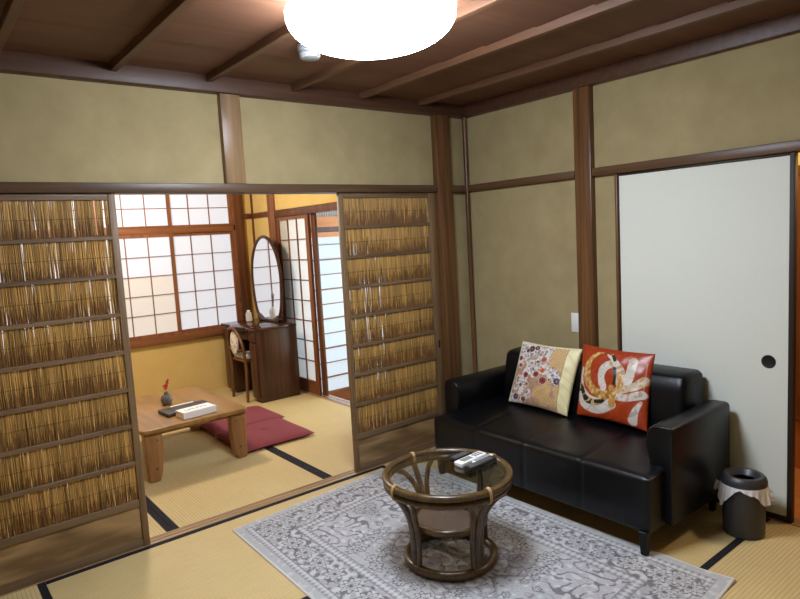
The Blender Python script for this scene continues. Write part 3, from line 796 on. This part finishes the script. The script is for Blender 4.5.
def paint_a(U, V):
    img = np.zeros(U.shape+(3,)); img[:] = (182, 146, 120)
    n = noise2(U, V, 9, 31); f = noise2(U, V, 60, 32); g = noise2(U, V, 34, 33); h = noise2(U, V, 24, 34)
    img += (5*f+5*n)[..., None]
    dots = np.sin((U+.3*V)*120)*np.sin((V-.3*U)*120)
    gold = ((U+V*.7+.03*h > 1.13) & (V > .60)) | ((np.hypot((U-.66)/.22, (V-.24)/.16)+.22*h) < 1)
    mixin(img, gold, (196, 158, 100), .55); mixin(img, gold & (dots > .25), (230, 196, 128), .85)
    jag = .035*h+.02*f
    white = ((V > .64+jag+.20*(U-.3)) & (U < .62+jag)) | ((np.abs(V-(.47+.10*np.sin(U*3.6))) < .085+jag) & (U > .20+jag)) | ((U < .36+jag) & (V < .15+jag)) | (np.hypot((U-.16)/.15, (V-.33)/.13)+.3*h < .9)
    white &= ~(np.hypot((U-.33)*.8, V-.68+.05*n) < .05+jag)
    mixin(img, white, (220, 214, 208)); mixin(img, white & (np.abs(g) < .2), (150, 130, 128), .55); mixin(img, white & (f > .9), (96, 90, 86), .6); mixin(img, white & (f < -1.3), (150, 84, 76), .6)
    fl = [(.24, .90, .060, 8, (66, 40, 56), (96, 50, 60), (150, 100, 80)), (.33, .93, .045, 7, (74, 44, 62), (110, 60, 70), (180, 140, 90)), (.18, .86, .035, 7, (90, 50, 64), (124, 70, 80), (60, 40, 50)), (.08, .72, .042, 7, (120, 60, 52), (150, 80, 60), (60, 40, 40)),
          (.11, .61, .036, 6, (140, 62, 50), (170, 90, 70), (70, 40, 40)), (.50, .76, .055, 7, (170, 88, 66), (196, 120, 90), (110, 50, 40)), (.26, .47, .050, 8, (128, 44, 42), (150, 60, 54), (70, 30, 32)),
          (.43, .51, .056, 8, (140, 52, 46), (168, 74, 60), (80, 34, 34)), (.53, .585, .046, 7, (206, 92, 44), (220, 120, 66), (120, 50, 36)), (.56, .43, .060, 8, (132, 46, 46), (160, 70, 62), (74, 32, 34)),
          (.78, .46, .055, 8, (70, 50, 88), (96, 74, 112), (180, 150, 110)), (.70, .54, .03, 6, (110, 104, 96), (150, 144, 134), (80, 70, 70)), (.20, .30, .036, 6, (146, 82, 72), (170, 110, 96), (90, 50, 46)),
          (.30, .33, .03, 6, (150, 90, 78), (180, 120, 100), (90, 50, 46)), (.14, .10, .055, 7, (72, 50, 76), (100, 70, 96), (150, 110, 80)), (.28, .08, .045, 7, (124, 66, 58), (150, 92, 78), (80, 40, 40)), (.42, .83, .03, 6, (140, 130, 124), (170, 160, 150), (90, 80, 80)),
          (.12, .40, .028, 6, (150, 96, 84), (176, 120, 104), (90, 50, 46)), (.36, .58, .026, 6, (90, 96, 80), (120, 124, 104), (60, 60, 50)), (.66, .46, .024, 6, (90, 96, 80), (120, 124, 104), (60, 60, 50)), (.41, .71, .026, 6, (80, 60, 84), (110, 86, 110), (60, 50, 50))]
    for a_ in fl: flower(img, U, V, a_[0]*1.03, a_[1], a_[2], *a_[3:])
    ed = .855-.02*V; strip = U > ed; mixin(img, strip, (232, 220, 168)); mixin(img, strip & (np.sin(V*46+U*30+2*n) > .75), (214, 201, 150), .5); mixin(img, np.abs(U-ed) < .007, (160, 140, 100), .7)
    mixin(img, (U < .035) | (V > .97) | (V < .02), (226, 214, 172))
    return img, (228, 216, 170)
def stroke(img, U, V, pts, w0, w1, col, sub=26, mask=None, edge=None):
    P = smooth_path([(a, b, 0) for a, b in pts], sub); n = len(P); best = np.full(U.shape, 9.0)
    for i, p in enumerate(P):
        t_ = i/(n-1); w = w0+(w1-w0)*t_; d = np.hypot(U-p.x, V-p.y)/max(w, 1e-4); best = np.minimum(best, d)
    if edge is not None: mixin(img, best < 1.16, edge, .8)
    mixin(img, best < 1, col)
    return best < 1
def paint_b(U, V):
    img = np.zeros(U.shape+(3,)); img[:] = (160, 56, 20)
    f = noise2(U, V, 70, 41); g = noise2(U, V, 30, 42)
    img += (3*f)[..., None]
    G = (188, 142, 78); W = (206, 196, 184); K = (28, 24, 24)
    # crescent of gold on the left
    ou = np.hypot((U-.50)/.42, (V-.62)/.36); inn = np.hypot((U-.42)/.235, (V-.665)/.265)
    cres = (ou < 1) & (inn > 1) & (U < .50) & (V < .93)
    tip = (V > .60) & (U > .13) & (U < .30) & (V < .90) & (U > .13+(V-.60)*.25)
    mixin(img, (cres & (U > .08)) , G); mixin(img, cres & (f > .7), (222, 184, 120), .8); mixin(img, cres & (f < -.9), (120, 84, 44), .6)
    mm = stroke(img, U, V, [(.06, .66), (.055, .50), (.10, .38), (.22, .28), (.40, .24)], .018, .03, W)
    # black and white band below
    mm = stroke(img, U, V, [(.05, .40), (.12, .27), (.26, .21), (.42, .23)], .05, .045, K); mixin(img, mm & (np.abs(g) < .35), (206, 176, 120), .9)
    mm = stroke(img, U, V, [(.04, .30), (.10, .18), (.24, .12), (.40, .14), (.54, .24)], .035, .07, W); mixin(img, mm & (np.abs(g) < .25), (150, 140, 140), .6)
    # ring of white and gold
    mm = stroke(img, U, V, [(.42, .44), (.37, .58), (.40, .71), (.49, .78), (.58, .76), (.65, .66), (.66, .52)], .05, .062, W); mixin(img, mm & (np.abs(f) < .25), (168, 140, 130), .6); mixin(img, mm & (U > .46) & (V > .66) & (f > 0), G, .8)
    mm = stroke(img, U, V, [(.62, .66), (.66, .52), (.62, .42)], .035, .05, G); mixin(img, mm & (f > .6), (224, 190, 130), .8)
    mm = stroke(img, U, V, [(.55, .74), (.575, .60), (.57, .52)], .022, .02, K)
    mm = stroke(img, U, V, [(.42, .905), (.50, .86), (.56, .80)], .012, .05, W); mm = stroke(img, U, V, [(.50, .90), (.53, .85)], .02, .025, K)
    # ribbons at right
    mm = stroke(img, U, V, [(.78, .86), (.77, .72), (.75, .58)], .056, .06, W); mixin(img, mm & (np.abs(g) < .3), (196, 160, 120), .7)
    mm = stroke(img, U, V, [(.58, .38), (.72, .46), (.84, .53), (.95, .62)], .03, .06, (206, 186, 160)); mixin(img, mm & (f > .4), G, .7)
    mm = stroke(img, U, V, [(.58, .34), (.74, .36), (.94, .44)], .04, .055, W); mixin(img, mm & (f > .5), (170, 130, 96), .6)
    mm = stroke(img, U, V, [(.93, .34), (.87, .22), (.83, .08)], .02, .062, W); mixin(img, mm & (np.abs(g) < .3), (150, 132, 120), .6)
    mm = stroke(img, U, V, [(.54, .46), (.56, .36), (.55, .24)], .035, .05, G); mixin(img, np.hypot(U-.555, V-.37) < .055, (170, 120, 54)); mixin(img, (np.hypot(U-.555, V-.37) < .055) & (f > .2), (214, 170, 92))
    mixin(img, (np.abs(U-.955) < .004) & (V > .5) & (V < .86), (214, 190, 160), .8)
    return img, (172, 46, 16)
cushion('cushion', 'cream and beige cushion with floral cloth, left one on the sofa', (-.327, -.604, .413), (-.327, -1.044, .402), (-.197, -.628, .780), (-.197, -1.068, .776), .053, paint_a, M_cush)
cushion('cushion', 'red orange cushion with gold and white ribbon motif', (-.307, -1.094, .420), (-.307, -1.521, .412), (-.177, -1.060, .803), (-.177, -1.498, .794), .053, paint_b, M_cush2)

# ---------------------------------------------------------------- waste bin
BX, BY = -.225, -1.953
t = thing('waste_bin', 'charcoal round waste bin with plastic bag, between sofa and white panel', 'waste bin', (BX, BY, 0))
m = MB(); m.lathe([(0, .0015), (.084, .0015), (.088, .006), (.094, .258), (.091, .258), (.085, .01), (0, .008)], (BX, BY, 0), 56); m.build('body', M_grey_plastic, t)
lr = [(.060, .238), (.066, .246), (.082, .262), (.100, .262), (.114, .250), (.1175, .236), (.1175, .218), (.1145, .218), (.113, .236), (.098, .255), (.084, .255), (.068, .240), (.062, .234)]
lr = [(r_*.835, z_+.024) for r_, z_ in lr]; m = MB(); m.lathe(lr, (BX, BY, 0), 56, closed=True); m.build('lid_ring', M_grey_plastic, t)
m = MB()
NBG = 120; V = []
for i in range(NBG):
    a = 2*PI*i/NBG; rel = (a-(PI+.40)+PI) % (2*PI)-PI      # angle from the viewer side
    # hanging length: long at left (rel<0 => left), notch at front, tail at right
    L = .050+.060*math.exp(-((rel+1.05)/.33)**2)+.026*math.exp(-((rel-1.0)/.40)**2)-.040*math.exp(-((rel+.05)/.55)**2)+.006*math.sin(a*9)
    L = max(.006, L); row = []
    for j in range(9):
        s = j/8; rr = .0985+.004*math.sin(a*23+s*2)*s+(.010+.010*math.exp(-((rel-1.2)/.3)**2))*s
        row.append(m.bm.verts.new((BX+rr*math.cos(a), BY+rr*math.sin(a), .246-L*s)))
    V.append(row)
for i in range(NBG):
    for j in range(8): m.bm.faces.new((V[i][j], V[(i+1) % NBG][j], V[(i+1) % NBG][j+1], V[i][j+1]))
for (a, dz) in ((.40+PI+1.35, 0), (.40+PI-1.5, .01)):                     # the two tied tails
    c_ = Vector((BX+.110*math.cos(a), BY+.110*math.sin(a), .214+dz)); tn = Vector((-math.sin(a), math.cos(a), 0)); o_ = Vector((math.cos(a), math.sin(a), 0))
    m.grid(lambda u, v: tuple(c_+tn*(.03*(v-.5)+.006*math.sin(u*9))+o_*(.006*math.sin(5*v)+.012*u)+Vector((0, 0, .02-.045*u))), 6, 6)
m.build('bag_liner', M_bag, t, angle=60)

# ---------------------------------------------------------------- rattan table
TX, TY = -1.372, -1.158
t = thing('coffee_table', 'round glass topped rattan coffee table standing on the grey rug', 'coffee table', (TX, TY, .008))
def ring(R, z, n=56, wob=0): return [(TX+R*math.cos(2*PI*k/n), TY+R*math.sin(2*PI*k/n), z+wob*math.sin(k)) for k in range(n)]
m = MB(); m.tube(ring(.279, .408), .0160, 14, closed=True); m.build('top_ring', M_rattan, t)
m = MB(); m.tube(ring(.276, .377), .0150, 14, closed=True); m.build('lower_ring', M_rattan, t)
m = MB(); m.lathe([(0, .409), (.266, .409), (.266, .415), (0, .415)], (TX, TY, 0), 64); m.build('glass_top', M_glass, t)
m = MB(); m.tube(ring(.197, .029), .0200, 14, closed=True); m.build('base_ring', M_rattan, t)
sh = MB(); sh.lathe([(0, .200), (.155, .200), (.155, .208), (0, .208)], (TX, TY, 0), 56); so = sh.build('shelf', M_cane, t)
m = MB(); m.tube(ring(.160, .200), .0165, 12, closed=True); m.build('shelf_rim', M_rattan, so)
for k in range(4):
    a = math.radians(84.5)+k*PI/2; er = Vector((math.cos(a), math.sin(a), 0)); et = Vector((-math.sin(a), math.cos(a), 0)); c = Vector((TX, TY, 0))
    m = MB()
    def pt(r, tt, z): return c+er*r+et*tt+Vector((0, 0, z))
    m.tube(smooth_path([pt(.196, 0, .022), pt(.192, 0, .10), pt(.198, 0, .20), pt(.222, 0, .285), pt(.258, 0, .352), pt(.275, 0, .395)], 6), .0145, 10)
    for s in (-1, 1):
        m.tube(smooth_path([pt(.193, s*.023, .022), pt(.188, s*.023, .10), pt(.192, s*.023, .20), pt(.212, s*.032, .28), pt(.240, s*.066, .343), pt(.258, s*.105, .368)], 6), .0125, 10)
    lg = m.build('leg', M_rattan, t)
    m = MB()
    for q_ in (-.005, 0, .005):
        cc = pt(.2775, q_, .3925)
        m.tube([cc+er*(.0205*math.cos(b))+Vector((0, 0, .0345*math.sin(b))) for b in [2*PI*w_/20 for w_ in range(20)]], .0026, 6, closed=True)
    m.build('cane_binding', M_bind, lg)

# ---------------------------------------------------------------- remotes on the glass
def remote(label, c, ang, L, W, H, body, kind, z=.4155, group='remote controls on the rattan table'):
    t = thing('remote_control', label, 'remote control', (c[0], c[1], z), ang, group)
    m = MB(); m.box(-L/2, L/2, -W/2, W/2, 0, H, .005, 3); m.build('body', body, t, local=True)
    if kind == 'lcd':
        m = MB(); m.box(-L*.36, L*.02, -W*.32, W*.32, H-.001, H+.0008); m.build('display', M_lcd, t, local=True)
        m = MB()
        for i in range(3):
            for j in range(2): m.box(L*(.10+.11*i), L*(.17+.11*i), -W*.3+W*.34*j, -W*.05+W*.34*j, H-.001, H+.0015)
        m.build('keypad', M_button, t, local=True)
    else:
        m = MB()
        for i in range(9):
            for j in range(3): m.box(-L*.42+L*.092*i, -L*.365+L*.092*i, -W*.33+W*.25*j, -W*.17+W*.25*j, H-.001, H+.0015)
        m.build('keypad', M_button, t, local=True)
remote('black remote control in front of the white ones on the glass table', (-1.226, -1.228), math.radians(4), .19, .042, .022, M_bkplastic, 'keys')
remote('white remote control with a grey display', (-1.215, -1.153), math.radians(5), .18, .050, .022, M_white, 'lcd')
remote('narrow white remote control between the display one and the black one', (-1.175, -1.192), math.radians(4), .13, .024, .018, M_white, 'keys')
remote('black remote control lying behind the white ones, farthest back', (-1.225, -1.098), math.radians(4), .12, .042, .022, M_bkplastic, 'keys')

# ---------------------------------------------------------------- low table
t = thing('low_table', 'low brown wooden table in the back room', 'table', (-1.77, 1.38, 0))
HX0, HX1, HY0, HY1 = -2.14, -1.418, .812, 1.81
m = MB(); pts2 = rrect(HX0, HX1, HY0, HY1, .045, 5)
m.prism(pts2, 'z', .324, .352, bev=.006, seg=2); m.build('tabletop', W_low, t)
m = MB(); m.box(HX0+.10, HX1-.10, HY0+.09, HY0+.115, .286, .325, .002); m.box(HX0+.10, HX1-.10, HY1-.115, HY1-.09, .286, .325, .002)
m.box(HX0+.09, HX0+.112, HY0+.10, HY1-.10, .286, .325, .002); m.box(HX1-.112, HX1-.09, HY0+.10, HY1-.10, .286, .325, .002); m.build('apron', W_low, t)
for sx in (0, 1):
    for sy in (0, 1):
        # broad slab leg: straight outer edge, inner edge curving in towards the foot
        o = HX0+.020 if sx == 0 else HX1-.010; s = 1 if sx == 0 else -1
        prof = [(o, .325), (o+s*.006, .16), (o+s*.016, .0015), (o+s*.080, .0015), (o+s*.099, .06), (o+s*.110, .14), (o+s*.114, .22), (o+s*.112, .325)]
        yy = HY0+.026 if sy == 0 else HY1-.018-.075
        m = MB(); m.prism(prof, 'y', yy, yy+.075, bev=.008, seg=3); lg = m.build('leg', W_lowleg, t)
        yf = yy if sy == 0 else yy+.075
        for (kx, kz, kr) in ((o+s*.062, .085, .010), (o+s*.080, .27, .006)):
            m = MB(); m.lathe([(0, .0006), (kr*.6, .0012), (kr, -.001)], (0, 0, 0), 12, Matrix.Translation((kx, yf, kz)) @ Matrix.Rotation(PI/2 if sy == 0 else -PI/2, 4, 'X'))
            m.build('knot', M_knot, lg)

# ---------------------------------------------------------------- things on the low table
ZT = .353
t = thing('vase', 'small grey round vase with red blossoms on the low table', 'vase', (-1.795, 1.375, ZT)); VS = Matrix.Scale(1.0, 4)
m = MB(); m.lathe([(0, 0), (.026, 0), (.036, .012), (.042, .034), (.040, .055), (.028, .072), (.015, .080), (.014, .088), (.017, .092), (.012, .090), (.010, .08), (.02, .06), (.02, .02), (0, .015)], (0, 0, 0), 36, VS); m.build('body', M_vase, t, local=True)
fl = MB(); fl.tube([(0, 0, .05), (.002, 0, .11), (.012, -.002, .15), (.02, 0, .178)], .0016, 6); fl.tube([(.002, 0, .11), (-.008, .004, .135)], .0013, 6)
fo = fl.build('twig', M_stem, t, local=True)
m = MB()
for (px, py, pz) in ((-.004, 0, .118), (.008, .004, .122), (.0, -.006, .130), (.012, 0, .138), (-.010, .004, .137), (.006, .004, .147), (.018, -.002, .158), (.012, .002, .165), (.021, 0, .178), (.002, 0, .140)):
    for k in range(5):
        a = k*2*PI/5+px*400; m.sphere((px+.005*math.cos(a), py+.003*math.sin(a*1.3), pz+.005*math.sin(a)), .0042, 7, 5)
m.build('blossoms', M_red, fo, local=True)
t = thing('menu_folder', 'dark brown folder lying on the low table behind the white box', 'folder', (-1.752, 1.105, ZT), math.radians(4))
m = MB(); m.box(-.165, .165, -.085, .085, 0, .011, .003); m.box(-.165, .165, -.085, .085, .014, .024, .003); m.box(-.163, .163, .078, .086, .004, .020, .002); m.build('cover', M_folder, t, local=True)
m = MB(); m.box(-.160, .160, -.078, .077, .0105, .0145); m.build('pages', M_whitebox, t, local=True)
t = thing('tissue_box', 'long white box with grey printed marks on the low table', 'box', (-1.742, .935, ZT), math.radians(6))
m = MB(); m.box(-.118, .118, -.060, .060, 0, .047, .002, 1); m.build('body', M_whitebox, t, local=True)
m = MB()
for k in range(10):
    xx = -.08+.016*k+random.uniform(-.004, .004); yy = random.uniform(-.015, .015)
    m.prism(rrect(xx-.007, xx+.008, yy-.005, yy+.006, .004, 3), 'z', .0468, .0476)
m.build('printed_marks', M_ink, t, local=True)
t = thing('paper_slip', 'narrow white paper slip lying beside the dark folder', 'paper', (-1.73, 1.235, ZT), math.radians(4))
m = MB(); m.box(-.085, .085, -.022, .022, 0, .012, .001, 1); m.build('card', M_whitebox, t, local=True)

# ---------------------------------------------------------------- floor cushions (two)
def zab(label, x0, x1, y0, y1, T=.062):
    N = 40
    t = thing('floor_cushion', label, 'floor cushion', ((x0+x1)/2, (y0+y1)/2, .0015), 0, 'maroon floor cushions')
    m = MB()
    def f(side):
        def g(u, v):
            a, b = 2*u-1, 2*v-1
            th = T*max(0, (1-a**4)*(1-b**4))**.5
            us = .5+.5*a*(1-.03*(1-b*b)); vs = .5+.5*b*(1-.03*(1-a*a))
            dm = .010*math.exp(-((a*a+b*b)/.012))
            z = .0015+T*.36+(th*.62-dm+.002*math.sin(7*a+3*b)*(1-a*a)*(1-b*b) if side else -min(T*.36, th*.6))
            return (x0+(x1-x0)*us, y0+(y1-y0)*vs, z)
        return g
    m.grid(f(1), N, N); m.grid(f(0), N, N); bmesh.ops.remove_doubles(m.bm, verts=m.bm.verts, dist=.0004)
    bmesh.ops.recalc_face_normals(m.bm, faces=m.bm.faces)
    m.build('pad', M_zab, t, angle=70)
    m = MB(); cx, cy = (x0+x1)/2, (y0+y1)/2
    for a in (.3, 1.87, 3.44, 5.0): m.tube([(cx, cy, .0015+T*.9), (cx+.012*math.cos(a), cy+.012*math.sin(a), .0015+T*.95)], .0012, 5)
    m.build('tassel', M_zab, t)
zab('maroon floor cushion nearer the front, lying against the low table leg', -1.46, -.875, .866, 1.425)
zab('maroon floor cushion nearer the dresser, behind the other maroon one', -1.45, -.825, 1.432, 1.94)

# ---------------------------------------------------------------- dresser
DX0, DX1, DY0, DY1 = -.735, -.325, 2.06, 2.80
t = thing('dresser', 'dark wooden dressing table with tall oval mirror in the back room', 'dresser', ((DX0+DX1)/2, (DY0+DY1)/2, 0))
m = MB(); m.box(DX0, DX1, DY0, DY0+.15, .03, .675, .003); m.box(DX0+.02, DX1, DY0+.01, DY0+.14, .0015, .03); m.build('pedestal', W_dress, t)
m = MB(); m.box(DX0, DX1, DY1-.16, DY1, .03, .675, .003); m.box(DX0+.02, DX1, DY1-.15, DY1-.01, .0015, .03); m.build('pedestal', W_dress, t)
m = MB(); m.box(DX1-.02, DX1, DY0+.15, DY1-.16, .03, .675); m.build('back_panel', W_dress, t)
m = MB(); m.box(DX0+.01, DX1-.02, DY0+.15, DY1-.16, .575, .675, .003); m.build('drawer', W_dress, t)
m = MB(); m.box(DX0-.016, DX0+.002, DY0+.012, DY0+.138, .05, .56, .004); dd = m.build('drawer', W_dress, t)
m = MB(); m.box(DX0-.016, DX0+.002, DY0+.012, DY0+.138, .575, .665, .004); m.build('drawer', W_dress, t)
m = MB(); m.box(DX0-.016, DX0+.002, DY1-.15, DY1-.012, .05, .665, .004); m.build('drawer', W_dress, t)
out = [(DX1+.005, DY0-.012), (DX1+.005, DY1+.012), (DX0-.025, DY1+.012)]
out += [(DX0-.025, DY1-.02), (DX0-.022, DY1-.14), (DX0-.01, DY1-.17)]
for k in range(0, 9):
    u = k/8; out.append((DX0-.012-.045*math.sin(PI*u), DY1-.18-(DY1-DY0-.40)*u))
out += [(DX0-.01, DY0+.20), (DX0-.030, DY0+.17), (DX0-.034, DY0+.10), (DX0-.030, DY0+.02), (DX0-.015, DY0-.012)]
m = MB(); m.prism(out, 'z', .676, .702, bev=.006, seg=2); m.build('top', W_dresst, t)
# mirror : oval plate facing -x
MX, MY, MZ = -.385, 2.475, 1.125; RY, RZ = .295, .405
def oval(k, n, s, e=0.0):
    a = 2*PI*k/n; c_, s_ = math.cos(a), math.sin(a)
    p = 2.0 if s_ > 0 else 2.0+1.6*(-s_)
    return (MY+(RY+e)*s*math.copysign(abs(c_)**(2/p), c_), MZ+(RZ+e)*s*math.copysign(abs(s_)**(2/p), s_))
n = 72
m = MB(); m.prism([oval(k, n, 1) for k in range(n)], 'x', MX-.003, MX+.003); mm_ = m
fr = MB(); ringpts = [(MX, *oval(k, n, 1, .012)) for k in range(n)]
fr.tube(ringpts, .017, 8, closed=True)
fr.prism([(MY-.21, .702), (MY+.21, .702), (MY+.24, .735), (MY+.20, .77), (MY+.1, .725), (MY-.1, .725), (MY-.20, .77), (MY-.24, .735)], 'x', MX-.016, MX+.020, bev=.004)
fr.prism([oval(k, n, 1, .010) for k in range(n)], 'x', MX+.0035, MX+.016)
fo = fr.build('mirror_frame', W_dress, t); mm_.build('mirror_glass', M_mirror, fo)

# ---------------------------------------------------------------- diffuser bottle
t = thing('diffuser_bottle', 'small clear bottle with dark reed sticks on the dresser', 'bottle', (-.52, 2.655, .7035))
m = MB(); m.lathe([(0, 0), (.028, 0), (.031, .004), (.031, .078), (.026, .090), (.014, .096), (.013, .106), (.010, .106), (.011, .094), (.024, .086), (.028, .076), (.028, .006), (0, .005)], (0, 0, 0), 32); m.build('glass', M_bottle, t, local=True)
m = MB(); m.lathe([(.0135, .096), (.0165, .097), (.0165, .112), (.0125, .113)], (0, 0, 0), 24); m.build('collar', M_white, t, local=True)
m = MB()
for (dx, dy) in ((-.05, .03), (-.03, .05), (-.055, .055)): m.tube([(dx*-.15, dy*-.15, .01), (dx, dy, .245)], .0022, 6)
m.build('reed_sticks', plain('dark_reed_stick', lin(50, 40, 34), .7), t, local=True)

# ---------------------------------------------------------------- dressing chair
t = thing('chair', 'wooden chair with hooped back pushed in at the dark dresser', 'chair', (-.65, 2.37, 0))
cy0, cy1 = 2.20, 2.545; cm = (cy0+cy1)/2; hw = (cy1-cy0)/2-.012
hp = [(-.80, cy0+.012, .0016), (-.79, cy0+.012, .30), (-.80, cy0+.012, .50)]
for k in range(1, 12):
    a = PI*k/12; hp.append((-.80-.035*math.sin(a), cm-hw*math.cos(a), .50+.20*math.sin(a)))
hp += [(-.80, cy1-.012, .50), (-.79, cy1-.012, .30), (-.80, cy1-.012, .0016)]
m = MB(); m.tube(hp, .0145, 10); m.build('back_hoop', W_chair, t)
m = MB(); m.prism([(-.79, cy0+.035), (-.79, cy1-.035), (-.42, cy1-.035), (-.42, cy0+.035)], 'z', .375, .40, bev=.006); m.build('seat_frame', W_chair, t)
m = MB(); m.prism([(-.78, cy0+.045), (-.78, cy1-.045), (-.43, cy1-.045), (-.43, cy0+.045)], 'z', .40, .435, bev=.014, seg=3); m.build('seat_cushion', M_floral, t)
m = MB()
m.prism([(cm+.075*math.cos(2*PI*k/28), .555+.11*math.sin(2*PI*k/28)) for k in range(28)], 'x', -.830, -.806, bev=.007, seg=2)
m.build('back_pad', M_floral, t)
m = MB(); m.tube([(-.815, cy0+.03, .50), (-.818, cm, .475), (-.815, cy1-.03, .50)], .009, 8); m.build('back_rail', W_chair, t)
for yy in (cy0+.055, cy1-.055):
    m = MB(); m.tube([(-.44, yy, .38), (-.45, yy, .2), (-.455, yy, .0016)], [.016, .013, .010], 8); m.build('leg', W_chair, t)

# ================================================================= LIGHT, CAMERA
def area(name, loc, rot, sx, sy, power, col):
    L = bpy.data.lights.new(name, 'AREA'); L.shape = 'RECTANGLE'; L.size = sx; L.size_y = sy; L.energy = power; L.color = col
    o = bpy.data.objects.new(name, L); o.location = loc; o.rotation_euler = rot; COL.objects.link(o); return o
L = bpy.data.lights.new('back_room_lamp', 'POINT'); L.energy = 112; L.color = (1, .90, .76); L.shadow_soft_size = .16
o = bpy.data.objects.new('back_room_lamp', L); o.location = (-1.75, 1.80, 2.12); COL.objects.link(o)
L = bpy.data.lights.new('hall_lamp', 'POINT'); L.energy = 40; L.color = (1, .84, .60); L.shadow_soft_size = .12
o = bpy.data.objects.new('hall_lamp', L); o.location = (.42, -2.5, 2.1); COL.objects.link(o)

wd = bpy.data.worlds.new('World'); SC.world = wd; wd.use_nodes = True
wd.node_tree.nodes['Background'].inputs[0].default_value = (.75, .85, 1, 1); wd.node_tree.nodes['Background'].inputs[1].default_value = .3

cam = bpy.data.cameras.new('camera'); co = bpy.data.objects.new('camera', cam); COL.objects.link(co)
yaw, pitch, roll = .671346, .104281, -.056441
fwd = Vector((math.sin(yaw)*math.cos(pitch), math.cos(yaw)*math.cos(pitch), -math.sin(pitch)))
right = Vector((math.cos(yaw), -math.sin(yaw), 0)); up = right.cross(fwd)
r_ = right*math.cos(roll)+up*math.sin(roll); u_ = -right*math.sin(roll)+up*math.cos(roll)
co.matrix_world = Matrix(((r_.x, u_.x, -fwd.x, -3.17509), (r_.y, u_.y, -fwd.y, -3.15778), (r_.z, u_.z, -fwd.z, 1.48642), (0, 0, 0, 1)))
cam.sensor_fit = 'HORIZONTAL'; cam.sensor_width = 36; cam.lens = 617.062*36/800; cam.clip_start = .05
SC.camera = co
SC.view_settings.view_transform = 'Standard'; SC.view_settings.look = 'None'; SC.view_settings.gamma = 1
SC.view_settings.use_curve_mapping = False; SC.view_settings.exposure = 0.0
